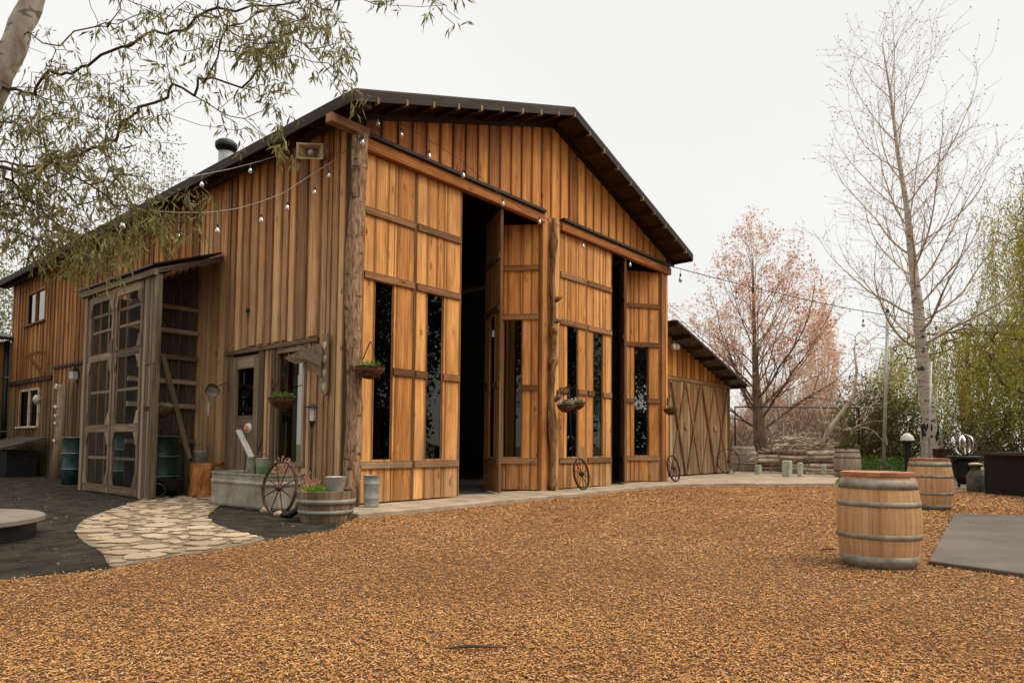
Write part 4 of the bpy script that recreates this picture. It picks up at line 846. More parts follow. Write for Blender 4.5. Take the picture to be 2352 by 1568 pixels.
# brush pile and stacked rail fence
bp_ = MB()
for _ in range(150):
    px = random.triangular(1745, 1915, 1850); p = at(px, random.uniform(1005, 1050), random.uniform(26.0, 27.5)); p.z = random.uniform(.55, 1.25)*(1-abs(px-1850)/160)+.35; d = Vector((random.gauss(.2, .7), random.gauss(-1, .3), random.gauss(.1, .28))).normalized()*random.uniform(.4, 1.5); bp_.tube([p-d*.5, p+Vector((0, 0, random.gauss(0, .06))), p+d*.5], [random.uniform(.015, .05), .03, .012], 5)
tag(bp_.build('brush_pile', M['tan_bark']), 'heap of pale cut branches lying on top of the stacked log fence', 'brush pile', kind='stuff')
fn = thing('log_fence', at(1830, 1085, 25.5).xy.to_3d(), 'low fence of stacked split logs between pale posts, right of the shed', 'fence')
for r_ in range(6):
    for s_ in range(3):
        pa, pb = gp(1745+s_*58-6, 1090+s_*1.5), gp(1745+(s_+1)*58+6, 1090+(s_+1)*1.5); pa.z = pb.z = 0; z = .1+r_*.15
        o_ = Vector((random.uniform(-.06, .06), random.uniform(-.1, .1), 0)); MB().tube([pa+o_+Vector((0, 0, z)), (pa+pb)/2+Vector((.08, 0, z+random.uniform(-.05, .05))), pb+Vector((0, 0, z+random.uniform(-.05, .05)))], [.07, .08, .065], 7, jit=.12).build('log_rail', M['tan_bark' if random.random() < .5 else 'brown_bark'], fn)
for i, (px, py, w_, h_) in enumerate(((1742, 1094, .2, .42), (1808, 1100, .27, .62), (1838, 1100, .16, .56), (1892, 1096, .16, .46))):
    p = gp(px, py); o_ = MB().box(p.x-w_/2, p.y-w_/2, 0, p.x+w_/2, p.y+w_/2, h_).build('post', M['palepost'] if 'palepost' in M else M['cream'], fn, bevel=.03)
# pipe frame behind the shed
pf = thing('pipe_frame', at(1972, 1080, 28).xy.to_3d(), 'thin dark pipe goal-like frame standing beyond the old upright barrel', 'frame')
pa, pb = at(1688, 934, 28), at(1972, 934, 28); pb.z = pa.z; g1 = Vector((pa.x, pa.y, 0)); g2 = Vector((pb.x, pb.y, 0))
MB().tube([pa, pb], .03, 6).build('top_rail', M['black'], pf); MB().tube([g1, pa], .03, 6).build('post', M['black'], pf); MB().tube([g2, pb], .035, 6).build('post', M['black'], pf)
# ------------------------------------------------------------------ barrels
def barrel(c, h, r, mat, label, hoops, top='staves', rot=0, hoopmat='hoop', group='wine barrels', re=.84, crown=True):
    o = thing('wine_barrel', c, label, 'barrel', group); c = Vector(c); n = 22; mb = MB()
    R_ = lambda t: r*(re+(1-re)*(1-(2*t-1)**2)**.85)
    for k in range(n):
        tn = (random.uniform(.4, .68), random.random()); u0 = random.uniform(0, 20)
        for i in range(10):
            t0, t1 = i/10, (i+1)/10; base = len(mb.v)
            for t in (t0, t1):
                for j, (fa, rd) in enumerate(((.008, -.002), (.08, 0), (.5, .001), (.92, 0), (.992, -.002))):
                    th = 2*math.pi*(k+fa)/n+rot; rr_ = R_(t)+rd; mb.v.append(c+Vector((rr_*math.cos(th), rr_*math.sin(th), t*h)))
            for j in range(4): mb.face([base+j, base+j+1, base+6+j, base+5+j], [(u0+t0*h, k*.1+j*.025), (u0+t0*h, k*.1+j*.025+.025), (u0+t1*h, k*.1+j*.025+.025), (u0+t1*h, k*.1+j*.025)], tn)
    mb.lathe([(R_(0)-.006, .0), (R_(.2)-.006, .2*h), (R_(.5)-.006, .5*h), (R_(.8)-.006, .8*h), (R_(1)-.02, h-.001), (R_(1)-.022, h-.03)], n*2, c, tone=.1)
    mb.build('staves', mat, o, True)
    for z0, z1 in hoops:
        pr = [(R_(z0)+.001, z0*h), (R_(z0)+.006, z0*h), (R_((z0+z1)/2)+.006, (z0+z1)/2*h), (R_(z1)+.006, z1*h), (R_(z1)+.001, z1*h)]; MB().lathe(pr, n*2, c, close=False).build('hoop', M[hoopmat], o, True)
    if top == 'table':
        hd = MB(); rt = R_(1)+.012; y = -rt
        while y < rt-.01:
            w = min(.11, rt-y); n_ = 6; P_ = []
            for q_ in range(n_+1): yy = y+w*q_/n_; P_.append((c.x-math.sqrt(max(rt*rt-yy*yy, 0)), c.y+yy, c.z+h+.002))
            for q_ in range(n_, -1, -1): yy = y+w*q_/n_; P_.append((c.x+math.sqrt(max(rt*rt-yy*yy, 0))+.0005, c.y+yy, c.z+h+.002))
            hd.prism(P_, (0, 0, .035)); y += w+.003
        hd.build('table_top', M['top'], o)
    else: MB().lathe([(R_(1)-.02, h-.028), (R_(1)-.02, h-.012)], 28, c).build('head', mat, o)
    return o
c = gp(2019, 1297); barrel((c.x, c.y, .012), .82, .36, M['stave'], 'largest and nearest oak barrel with galvanised hoops and a reddish table top', [(0, .13), (.315, .37), (.67, .725), (.865, .965)], 'table', rot=.3)
c = gp(2137, 1168); barrel((c.x, c.y, .01), .86, .37, M['stave'], 'oak barrel table standing just behind and right of the nearest barrel', [(0, .10), (.3, .35), (.65, .70), (.88, .97)], 'table', rot=1.1)
c = gp(1947, 1100); barrel((c.x, c.y, .0), 1.03, .43, M['oldstave'], 'old greyed barrel planted with greenery, just left of the front barrel', [(.06, .09), (.28, .31), (.7, .73), (.88, .91)], 'head', hoopmat='iron')
c = gp(1708, 1086); b4c = c; barrel((c.x, c.y, .08), 1.02, .50, M['oldstave'], 'old faded barrel by the right corner of the small shed', [(.04, .1), (.28, .34), (.66, .72), (.86, .92)], 'head', rot=.5)
# ------------------------------------------------------------------ wagon wheels
def wheel(c, nrm, r, label, mat='iron', sp=10, rt=.02, lean=0):
    o = thing('wagon_wheel', Vector((c[0], c[1], 0)), label, 'wheel', 'old wagon wheels'); c = Vector(c); nv = Vector(nrm).normalized(); a = nv.cross(Vector((0, 0, 1))).normalized(); b2 = nv.cross(a)
    rim = MB(); n = 36; bw = rt*1.1; base = len(rim.v)
    for k in range(n):
        th = 2*math.pi*k/n; e = a*math.cos(th)+b2*math.sin(th)
        for rr_, of in ((r, -bw), (r, bw), (r-rt*1.3, bw), (r-rt*1.3, -bw)): rim.v.append(c+e*rr_+nv*of)
    for k in range(n):
        k2 = (k+1) % n
        for j in range(4): j2 = (j+1) % 4; rim.face([k*4+j, k*4+j2, k2*4+j2, k2*4+j], [(k*.1, j*.03), (k*.1, j*.03+.03), (k*.1+.1, j*.03+.03), (k*.1+.1, j*.03)], (.5, .5))
    rim.build('rim', M[mat], o)
    MB().tube([c-nv*.05, c-nv*.02, c+nv*.02, c+nv*.07], [.03, .05, .05, .028], 10).build('hub', M[mat], o)
    for k in range(sp): th = 2*math.pi*(k+.5)/sp; e = a*math.cos(th)+b2*math.sin(th); MB().tube([c+e*.03, c+e*(r-rt)], [rt*.55, rt*.42], 6).build('spoke', M[mat], o)
    return o
wheel((6.0, -.42, .075+.36), (.12, -.95, .18), .36, 'iron wheel leaning against the gnarled log between the two pairs of doors')
wheel((10.72, -.28, .075+.38), (.05, -.95, .2), .38, 'iron wheel leaning by the barn corner under the rightmost basket')
c = at(1673, 1062, 24.6); wheel((c.x, c.y, .54), (-.55, -.8, .1), .46, 'thin iron wheel resting in front of the shed corner and old barrel', rt=.016, sp=8)
c = fx(642, 1118, -1.22); wheel((c.x, c.y, .415), (-.99, -.1, .12), .405, 'rusty red-brown wheel leaning on the galvanised trough', 'rust', 8, .018)
# ------------------------------------------------------------------ hanging baskets
def clump(mb_pts, c, r, h, n_, up=.6):
    q = RNG.normal(0, 1, (n_, 3)); q /= np.linalg.norm(q, axis=1, keepdims=True); q[:, 2] = np.abs(q[:, 2]); return np.array(tuple(c))+q*np.array([r, r, h])*RNG.uniform(.3, 1, (n_, 1))
def plant(parent, c, r, h, n_, mat='leaf_herb', Ls=.05, Ws=.02, name='plant', tm=.55):
    P = clump(None, c, r, h, n_); D = P-np.array(tuple(c))+RNG.normal(0, .03, P.shape)+np.array([0, 0, .03]); return leafmesh(name, P, D, RNG.uniform(.6, 1.3, n_)*Ls, RNG.uniform(.6, 1.3, n_)*Ws, np.clip(RNG.normal(tm, .25, n_), 0, 1), M[mat], parent)
def basket(c, r, label, wall, flowers=0, arm=True, tm=.5):
    """c = centre of the rim; wall = point where the bracket meets the wall"""
    c = Vector(c); o = thing('hanging_basket', c, label, 'basket', 'hanging flower baskets')
    MB().lathe([(.02, -r*.78), (r*.45, -r*.72), (r*.8, -r*.42), (r*.97, -.05), (r, 0), (r*.93, 0), (r*.9, -.03)], 22, c).build('liner', M['coir'], o, True)
    w = MB().torus(c, (0, 0, 1), r+.006, .006, 24, 5)
    for k in range(9):
        a = 2*math.pi*k/9; w.tube([c+Vector((math.cos(a)*rr_, math.sin(a)*rr_, z)) for rr_, z in ((r+.006, 0), (r*.83, -r*.42), (r*.47, -r*.75), (.01, -r*.82))], .004, 4)
    w.build('wire_frame', M['iron'], o)
    plant(o, c+Vector((0, 0, -.02)), r*.95, r*.5, 240, tm=tm)
    if flowers: plant(o, c+Vector((0, 0, .02)), r*.95, r*.6, flowers, 'petal', .04, .035, 'flowers', .6)
    if arm:
        wl = Vector(wall); top = Vector((c.x, c.y, c.z+.42)); b = MB(); b.tube([wl-Vector((0, 0, .12)), wl+Vector((0, 0, .12))], .014, 6); b.tube([wl-Vector((0, 0, .1)), wl.lerp(top, .55)+Vector((0, 0, -.05)), top, top+(top-wl).normalized()*.03-Vector((0, 0, .05))], .009, 6)
        b.build('bracket', M['iron'], o)
        cb = MB()
        for k in range(3): a = 2*math.pi*k/3+.3; cb.tube([c+Vector((math.cos(a)*r, math.sin(a)*r, 0)), top], .003, 4)
        cb.build('chain', M['iron'], o)
    return o
c = fy(850, 843, -.5); basket(c, .235, 'coir basket with pale plants in front of the leftmost tall window', (.1, -.05, c.z+.12))
c = fx(650, 914, -.45); basket(c, .235, 'coir basket of bright green leaves on the left wall in front of the window', (-.05, 2.37, c.z+.3))
c = fy(1300, 930, -.45); bk = basket(c, .2, 'coir basket of purple and white flowers on the gnarled middle log', (5.35, -.2, c.z+.2), 150)
c = fy(1325, 926, -.42); basket(c, .18, 'small flower basket tucked against the right of the purple flower basket', (5.6, -.05, c.z+.2), 70)
c = fy(1540, 940, -.4); basket(c, .19, 'dark small basket at the right corner of the barn front', (10.8, -.05, c.z+.25), tm=.1)
c = Vector((-1.22, 4.35, 1.72)); c = fy(366, 935, 4.3); basket(c, .26, 'green plants in a dark basket hanging in the lean-to opening', (c.x, 4.2, c.z+.6), arm=False, tm=.6)
# ------------------------------------------------------------------ lights on strings
def bulb(parent, p, s=1.0):
    p = Vector(p); g_ = MB().lathe([(.014*s, 0), (.018*s, -.018*s), (.034*s, -.05*s), (.038*s, -.075*s), (.028*s, -.1*s), (.008*s, -.113*s)], 10, p-Vector((0, 0, .055*s))).build('bulb', M['bulb'], parent, True)
    MB().lathe([(.017*s, -.06*s), (.019*s, -.02*s), (.012*s, 0)], 8, p).build('socket', M['black'], g_)
def sag(A, B, drop, n=14): return [A.lerp(B, i/n)-Vector((0, 0, drop*4*(i/n)*(1-i/n))) for i in range(n+1)]
def strings(label, pts, bulbs, mat, rad=.006, s=1.0, drops=.0):
    o = thing('string_lights', pts[0], label, 'string lights', 'outdoor string lights'); MB().tube(pts, rad, 5).build('cable', M[mat], o)
    for p in bulbs:
        p = Vector(p); q = min(pts, key=lambda k: (k-p).length); tops = None; bestd = 9
        for a, b2 in zip(pts[:-1], pts[1:]):
            ab = b2-a; t = max(0, min(1, ((p-a).xy.dot(ab.xy))/(ab.xy.length_squared+1e-9))); cpt = a+ab*t
            if (cpt.xy-p.xy).length < bestd: bestd = (cpt.xy-p.xy).length; tops = cpt
        MB().tube([tops, Vector((tops.x, tops.y, min(tops.z-.01, p.z+.0)))], .005, 4).build('drop_cord', M[mat], o); bulb(o, (tops.x, tops.y, p.z), s)
    return o
pl = [(812, 330, 11.65), (762, 372, 11.3), (705, 408, 11.0), (650, 444, 10.7), (600, 463, 10.4), (545, 479, 10.1), (480, 488, 9.7), (410, 488, 9.2), (340, 484, 8.6), (270, 470, 8.0), (200, 453, 7.3), (130, 438, 6.6), (60, 430, 6.0), (-60, 400, 5.8)]
strings('string of clear bulbs sagging from the corner log into the tree at left', [at(*p) for p in pl], [at(803, 352, 11.6), at(758, 390, 11.25), at(722, 430, 11.1), at(660, 464, 10.75), at(600, 492, 10.4), at(503, 514, 9.8), at(410, 528, 9.2), at(285, 500, 8.1), at(125, 468, 6.55)], 'palecable', .006, .85)
pl = [(768, 302, 12.0), (720, 325, 12.3), (660, 350, 12.3), (600, 370, 12.2), (530, 388, 11.8), (470, 400, 11.2), (410, 412, 10.2), (340, 424, 9.2), (240, 432, 8.0), (130, 438, 6.7)]
strings('string of clear bulbs just under the left eave above the cream horn', [at(*p) for p in pl], [at(740, 304, 12.15), at(668, 341, 12.2), at(580, 377, 12.0), at(468, 410, 11.1)], 'palecable', .006, .9)
fp = [(833, 306), (868, 262), (922, 285), (986, 322), (1064, 372), (1155, 452), (1200, 480), (1240, 496), (1290, 520), (1340, 545), (1395, 568), (1447, 588), (1500, 600), (1536, 610)]
fpts = [fy(*p, -.3) for p in fp]
strings('string of clear bulbs running along the header above the folding doors', fpts, [fy(px, py, -.3) for px, py in ((833, 312), (868, 268), (922, 295), (986, 345), (1064, 390), (1155, 456), (1239, 498), (1340, 555), (1447, 598))], 'wire', .005, 1.0)
A_ = fy(1536, 610, -.3); B_ = at(2040, 722, 23.3); pts = []
for px, py, d in ((1536, 610, 18.9), (1640, 638, 19.8), (1745, 664, 20.7), (1850, 688, 21.6), (1950, 709, 22.4), (2040, 724, 23.2), (2140, 738, 23.0), (2250, 748, 22.4), (2420, 745, 21.5)): pts.append(at(px, py, d))
strings('dark cable with drop bulbs from the barn corner to the steel pole and beyond', pts, [at(1564, 628, 19.1), at(1693, 668, 20.2), at(1835, 702, 21.4), at(1980, 734, 22.7), at(2150, 752, 22.9), at(2290, 762, 22.2)], 'wire', .013, 1.5)
pts = [at(1600, 690, 30), at(1750, 740, 29), at(1900, 800, 28), at(2040, 832, 27), at(2200, 800, 26), at(2420, 760, 25)]
strings('thin lower string of dark bulbs in front of the maple', sag(pts[0], pts[3], .3, 10)+pts[4:], [at(1660, 720, 29.5), at(1800, 770, 28.7), at(2020, 833, 27)], 'wire', .008, 1.3)
po_ = gp(2029, 1100); po_.z = 0; pt_ = at(2039, 716, 23.3)
o = thing('light_pole', (po_.x, po_.y, 0), 'tall thin steel pole holding the light cable, rising behind the nearest barrel', 'pole')
MB().tube([Vector((po_.x, po_.y, 0)), Vector((pt_.x, pt_.y, pt_.z))], [.06, .05], 10).build('shaft', M['pole'], o, True); MB().tube([pt_-Vector((0, 0, .02)), pt_+Vector((0, 0, .1))], [.07, .03], 8).build('cap', M['black'], o)
a_, b_ = at(2130, 1062, 18.5), at(2139, 830, 18.5); a_.z = 0
o = thing('light_pole', a_, 'thin pale pole right in front of the birch trunk', 'pole'); MB().tube([a_, b_], .028, 8).build('shaft', M['pole'], o, True)
# ------------------------------------------------------------------ things along the left wall
o = thing('stock_tank', (-.72, 1.55, 0), 'long galvanised stock tank used as a planter under the left wall window', 'trough')
TC = Vector((-.72, 1.62, 0)); prof = []; n = 44
def stad(r_, z, hl=.72):
    P_ = []
    for k in range(n): a = 2*math.pi*k/n; P_.append(TC+Vector((r_*math.cos(a), r_*math.sin(a)+(hl if math.sin(a) > 0 else -hl), z)))
    return P_
tk = MB(); lv = [(.37, .02), (.385, .06), (.385, .38), (.405, .42), (.405, .44), (.385, .47), (.385, .55), (.40, .56), (.40, .59), (.375, .59), (.36, .52)]
for r_, z in lv:
    P_ = stad(r_, z)
    if .05 < z < .39: P_ = [TC+(p-TC)+Vector(((p-TC).x, 0, 0)).normalized()*(.006 if i % 2 else -.004) for i, p in enumerate(P_)]
    tk.v += P_
for i in range(len(lv)-1):
    for k in range(n): k2 = (k+1) % n; tk.face([i*n+k, i*n+k2, (i+1)*n+k2, (i+1)*n+k], [(0, 0)]*4, (.5, .5))
tk.face([(len(lv)-1)*n+k for k in range(n)], [(0, 0)]*n, (.1, .1)); tk.build('tank', M['tank'], o)
MB().prism(stad(.355, .54), (0, 0, .01)).build('soil', M['fabric'], o)
plant(o, (-.8, 1.05, .56), .2, .2, 260, tm=.5); plant(o, (-.75, .75, .56), .16, .3, 160, 'leaf_maple', .06, .03, tm=.5)
c = fx(602, 1085, -.85); o = thing('watering_can', c, 'pale metal pail standing in the stock tank', 'pail')
c.z = .56; MB().lathe([(.085, 0), (.09, .01), (.115, .27), (.118, .275), (.108, .275), (.1, .24)], 20, c).build('body', M['galv'], o, True); MB().torus(c+Vector((0, 0, .24)), (0, 1, .2), .11, .005, 14, 4, a0=math.pi, a1=2*math.pi).build('handle', M['iron'], o)
c = fx(565, 983, -.72); o = thing('garden_ornament', c, 'orange and white round ornament on a stake in the trough', 'ornament')
MB().lathe([(.0, 0), (.09, .005), (.115, .03), (.12, .05)], 16, c, axis='x', ey=.8).build('petal_disc', M['white'], o, True); MB().lathe([(.0, -.02), (.06, -.012), (.085, .012)], 16, c, axis='x', ey=.8).build('centre', M['orange'], o, True); MB().tube([c+Vector((.02, 0, 0)), Vector((c.x, c.y, .55))], .008, 6).build('stake', M['iron'], o)
p, q_ = fx(548, 988, -.75), fx(578, 1050, -.75); o = thing('garden_paddle', q_, 'whitewashed wooden paddle leaning above the trough', 'paddle')
MB().beam(q_, p, .03, .1, up=(1, 0, 0)).build('blade', M['white'], o); MB().beam((q_.x, q_.y, .56), q_, .05, .13, up=(1, 0, 0)).build('grip', M['hoop'], o)
c = fx(592, 1020, -.7); o = thing('garden_hook', c, 'curled dark iron hook with a small red bird in the trough', 'ornament')
MB().tube([Vector((c.x, c.y+.05, .56)), Vector((c.x, c.y+.03, .8)), Vector((c.x, c.y-.05, 1.0)), Vector((c.x, c.y-.11, 1.08)), Vector((c.x, c.y-.1, 1.2))], .013, 6).build('hook', M['iron'], o, True)
MB().tube([Vector((c.x, c.y-.07, .83)), Vector((c.x, c.y, .85)), Vector((c.x, c.y+.1, .83))], [.01, .035, .012], 8).build('bird', M['rust'], o, True)
# solar lantern on a stake
g_ = Vector((-.82, -.12, 0)); o = thing('stake_lantern', g_, 'small white-paned lantern on a dark stake left of the corner log', 'lantern'); c = fx(717, 966, -.82)
g_ = Vector((c.x, c.y, 0)); MB().tube([g_, Vector((c.x, c.y, c.z-.1))], .022, 8).build('stake', M['iron'], o); MB().lathe([(.02, -.12), (.055, 0)], 8, c).build('base', M['black'], o)
MB().lathe([(.052, 0), (.06, .2)], 4, c).build('pane', M['white'], o); MB().lathe([(.09, .2), (.09, .215), (.03, .26)], 8, c).build('cap', M['black'], o)
for k in range(4): a = math.pi/2*k; MB().tube([c+Vector((.053*math.cos(a), .053*math.sin(a), 0)), c+Vector((.062*math.cos(a), .062*math.sin(a), .2))], .007, 4).build('bar', M['black'], o)
# half-barrel planter with white pail
hc = Vector((-1.12, -1.02, 0)); o = thing('half_barrel', hc, 'weathered half barrel planter with two wide bands in front of the corner log', 'planter')
mb = MB(); n = 20; HH = .43
for k in range(n):
    tn = (random.random(), random.random())
    for j in range(2):
        a0, a1 = 2*math.pi*(k+j/2)/n, 2*math.pi*(k+(j+1)/2-.015)/n
        for (r0, z0), (r1, z1) in zip([(.335, 0), (.37, .13), (.395, .27), (.405, HH)], [(.37, .13), (.395, .27), (.405, HH), (.375, HH)]):
            b_ = len(mb.v); mb.v += [hc+Vector((r0*math.cos(a0), r0*math.sin(a0), z0)), hc+Vector((r0*math.cos(a1), r0*math.sin(a1), z0)), hc+Vector((r1*math.cos(a1), r1*math.sin(a1), z1)), hc+Vector((r1*math.cos(a0), r1*math.sin(a0), z1))]
            mb.face([b_, b_+1, b_+2, b_+3], [(z0, k*.1+j*.05), (z0, k*.1+j*.05+.05), (z1+(.03 if z0 == z1 else 0), k*.1+j*.05+.05), (z1, k*.1+j*.05)], tn)
mb.lathe([(.33, .001), (.36, .13), (.385, .27), (.39, HH-.002), (.375, HH-.003), (.37, HH-.1)], 40, hc, tone=.1); mb.build('staves', M['sidelow'], o)
for z0, z1, r0, r1 in ((.11, .17, .37, .383), (.25, .32, .398, .405)): MB().lathe([(r0, z0), (r0+.004, z0), (r1+.004, z1), (r1, z1)], 40, hc, close=False).build('hoop', M['oldstavehoop'] if 'oldstavehoop' in M else M['galv'], o, True)
MB().lathe([(.368, HH-.07), (.3, HH-.05), (.01, HH-.045)], 24, hc, close=False).build('soil', M['fabric'], o)
plant(o, hc+Vector((-.18, .02, HH-.06)), .17, .13, 420, Ls=.05, Ws=.018, tm=.75); plant(o, hc+Vector((-.12, .22, HH-.06)), .12, .32, 160, 'leaf_maple', .06, .02, tm=.1)
c = hc+Vector((.16, .02, HH-.06)); o = thing('white_pail', c, 'white enamel pail sitting in the half barrel planter', 'pail')
MB().lathe([(.105, 0), (.11, .01), (.14, .24), (.146, .245), (.135, .245), (.125, .2)], 22, c).build('body', M['white'], o, True); MB().torus(c+Vector((0, 0, .21)), (1, .2, .5), .135, .004, 14, 4, a0=0, a1=math.pi).build('handle', M['iron'], o)
c = gp(853, 1163, .08); o = thing('metal_bucket', c, 'tall ribbed galvanised bucket at the left end of the concrete slab', 'bucket')
MB().lathe([(.115, 0), (.117, .02), (.12, .13), (.127, .14), (.122, .15), (.128, .36), (.135, .37), (.13, .38), (.134, .5), (.14, .505), (.125, .505), (.12, .45)], 24, c).build('body', M['galv'], o, True)
# stones at the trough foot, boot
for i, (px, py, s) in enumerate(((527, 1160, .1), (552, 1163, .12), (580, 1170, .13), (610, 1178, .09), (640, 1186, .08), (545, 1150, .08))):
    c = gp(px, py); mb = MB(); mb.tube([c+Vector((-s*.3, s, s*.3)), c+Vector((0, s*.4, s*.5)), c+Vector((0, -s*.4, s*.5)), c+Vector((.02, -s, s*.25))], [s*.3, s*.62, s*.6, s*.25], 8, jit=.18)
    tag(mb.build('edging_stone', M['stone'], smooth=True), ['flat stone at the far left foot of the trough', 'rounded stone second from the left along the trough foot', 'largest stone along the trough foot', 'stone along the trough foot just left of the rusty wheel', 'small stone at the foot of the rusty wheel', 'small stone pushed against the trough left end'][i], 'stone', 'stones along the trough')
c = gp(662, 1190); o = thing('black_boot', c, 'black rubber boot lying between the rusty wheel and the half barrel', 'boot')
MB().tube([c+Vector((0, .18, .04)), c+Vector((0, .06, .05)), c+Vector((.02, -.04, .06)), c+Vector((.08, -.1, .12)), c+Vector((.12, -.14, .28))], [.03, .05, .05, .05, .055], 10).build('boot', M['black'], o, True)
# horn speaker, diamond plate, hooks, hearts board, burlap
c = fx(715, 351, -.3); o = thing('horn_speaker', c, 'cream rectangular horn loudspeaker high on the left wall near the corner', 'loudspeaker')
nv = Vector((-.72, -.69, -.12)).normalized(); sd_ = nv.cross(Vector((0, 0, 1))).normalized(); u_ = sd_.cross(nv)
def frust(o_, w0, h0, w1, h1, L_, t=0):
    mb = MB(); v = []
    for (w, h, l) in ((w0, h0, 0), (w1, h1, L_), (w1-.03, h1-.03, L_), (.09, .07, .03)): v += [o_+sd_*(sx*w)+u_*(sy*h)+nv*l for sx, sy in ((-1, -1), (1, -1), (1, 1), (-1, 1))]
    mb.v = v
    for i in range(3):
        for k in range(4): k2 = (k+1) % 4; mb.face([i*4+k, i*4+k2, (i+1)*4+k2, (i+1)*4+k], [(0, 0)]*4, (.5, .5))
    mb.face([12, 13, 14, 15], [(0, 0)]*4, (.1, .1)); mb.face([3, 2, 1, 0], [(0, 0)]*4, (.1, .1)); return mb
frust(c-nv*.1, .07, .06, .225, .135, .2).build('horn', M['horn'], o); MB().tube([c-nv*.06, c-nv*.01, c+nv*.03], [.07, .085, .06], 12).build('throat', M['hoop'], o, True); MB().tube([c-nv*.06, c+nv*.035], [.04, .045], 10).build('driver', M['cream'], o, True)
MB().tube([c-nv*.12, Vector((.0, c.y+.02, c.z-.02))], .03, 6).build('bracket', M['black'], o)
c = fx(686, 383, -.06); o = tag(MB().prism([c+Vector((0, 0, .12)), c+Vector((0, .08, 0)), c+Vector((0, 0, -.12)), c+Vector((0, -.08, 0))], (-.015, 0, 0)).build('diamond_plate', M['hoop']), 'small grey diamond-shaped plate under the horn loudspeaker', 'plate')
p1, p2 = fx(746, 800, -.1), fx(746, 908, -.1); o = thing('heart_board', p2, 'narrow rounded board with four pale hearts near the corner log', 'sign'); w = .085
c_ = [(p2.y+w*math.cos(a), p2.z+w+w*math.sin(a)) for a in np.linspace(math.pi, 2*math.pi, 9)]; zt = 2.95
MB().prism([(-.09, y, z) for y, z in c_]+[(-.09, p2.y+w, zt), (-.09, p2.y-w, zt)], (-.03, 0, 0)).build('board', M['sidelow'], o)
for k in range(4):
    cz_ = 2.75-k*.235; H_ = []
    for a in np.linspace(0, 2*math.pi, 22, endpoint=False): H_.append((-.122, p2.y+.004*(16*math.sin(a)**3)*.95, cz_+.0052*(13*math.cos(a)-5*math.cos(2*a)-2*math.cos(3*a)-math.cos(4*a))))
    MB().prism(H_, (-.006, 0, 0)).build('heart', M['cream'], o)
q = [fx(*p, -.14) for p in ((655, 822), (700, 800), (738, 790), (742, 805), (738, 868), (722, 850), (703, 830), (680, 836))]
o = tag(MB().prism(q, (-.02, 0, 0)).build('burlap_bunting', M['burlap']), 'brown burlap bunting draped over the upper right of the left wall window', 'bunting')
q = [fx(*p, -.19) for p in ((662, 818), (712, 806), (740, 822), (738, 840), (705, 826))]; MB().prism(q, (-.012, 0, 0)).build('fold', M['burlap'], o)
c = fx(488, 898, -.35); o = thing('enamel_pan', c, 'dark enamel pan with a white inside hanging beside the lean-to opening', 'pan')
nv2 = Vector((-.25, -.75, -.6)).normalized(); e1 = nv2.cross(Vector((0, 0, 1))).normalized(); e2 = nv2.cross(e1)
def bowl(c, prof, n=20):
    mb = MB()
    for r_, z in prof: mb.v += [c+(e1*math.cos(2*math.pi*k/n)+e2*math.sin(2*math.pi*k/n))*r_+nv2*z for k in range(n)]
    for i in range(len(prof)-1):
        for k in range(n): k2 = (k+1) % n; mb.face([i*n+k, i*n+k2, (i+1)*n+k2, (i+1)*n+k], [(0, 0)]*4, (.5, .5))
    return mb
bowl(c, [(.0, -.13), (.1, -.125), (.125, .0), (.135, .0)]).build('outside', M['black'], o, True); bowl(c, [(.0, -.11), (.095, -.105), (.122, .004)]).build('inside', M['white'], o, True)
MB().tube([c+Vector((.05, 0, .08)), c+Vector((.3, .0, .2))], .01, 6).build('hook', M['iron'], o); MB().tube([c+Vector((-.05, .05, -.2)), c+Vector((-.05, .05, -.5))], .016, 6).build('ladle', M['white'], o)
c = fx(566, 712, -.12); tag(MB().lathe([(.0, 0), (.05, .01), (.045, .05), (.0, .07)], 12, c, axis='x').build('hooded_lamp', M['black'], smooth=True), 'small dark hooded lamp on the left wall boards above the grey door', 'lamp')
# chopping stump with pail and barrow, drums
c = Vector((-.42, 4.3, 0)); o = thing('tree_stump', c, 'orange-brown cut stump at the lean-to opening', 'stump'); MB().tube([c, c+Vector((0, 0, .06)), c+Vector((0, 0, .35)), c+Vector((0, 0, .68))], [.27, .24, .22, .235], 18, jit=.03).build('wood', M['stump'], o, True); MB().tube([c+Vector((0, 0, .675)), c+Vector((0, 0, .685))], .23, 18).build('cut_face', M['grit'], o)
MB().tube([c+Vector((.1, -.05, .62)), c+Vector((.3, -.12, .66)), c+Vector((.42, -.16, .74))], [.05, .04, .03], 8, jit=.1).build('branch_stub', M['stump'], o, True)
c2 = c+Vector((-.03, 0, .686)); o = thing('metal_pail', c2, 'dull metal pail standing on the cut stump', 'pail'); MB().lathe([(.12, 0), (.15, .22), (.155, .23), (.14, .23), (.13, .18)], 20, c2).build('body', M['galv'], o, True); MB().torus(c2+Vector((0, 0, .2)), (1, 1, .1), .15, .005, 14, 4, a0=math.pi, a1=2*math.pi).build('handle', M['iron'], o)
def drum(c, r, h, mat, label, name='steel_drum'):
    o = thing(name, c, label, 'drum', 'steel drums'); pr = [(r, 0)]
    for z in (h/3, 2*h/3): pr += [(r, z-.03), (r+.015, z), (r, z+.03)]
    pr += [(r, h-.02), (r+.012, h-.01), (r+.012, h), (r-.01, h), (r-.01, h-.02)]; MB().lathe(pr, 28, c).build('shell', mat, o, True)
    for z in (h/3, 2*h/3, h): MB().torus(Vector(c)+Vector((0, 0, z)), (0, 0, 1), r+.016, .006, 28, 4).build('ring', M['galv'], o)
    return o
drum((-.95, 4.95, .02), .33, 1.18, M['green'], 'dark green drum behind the leaning brace in the lean-to')
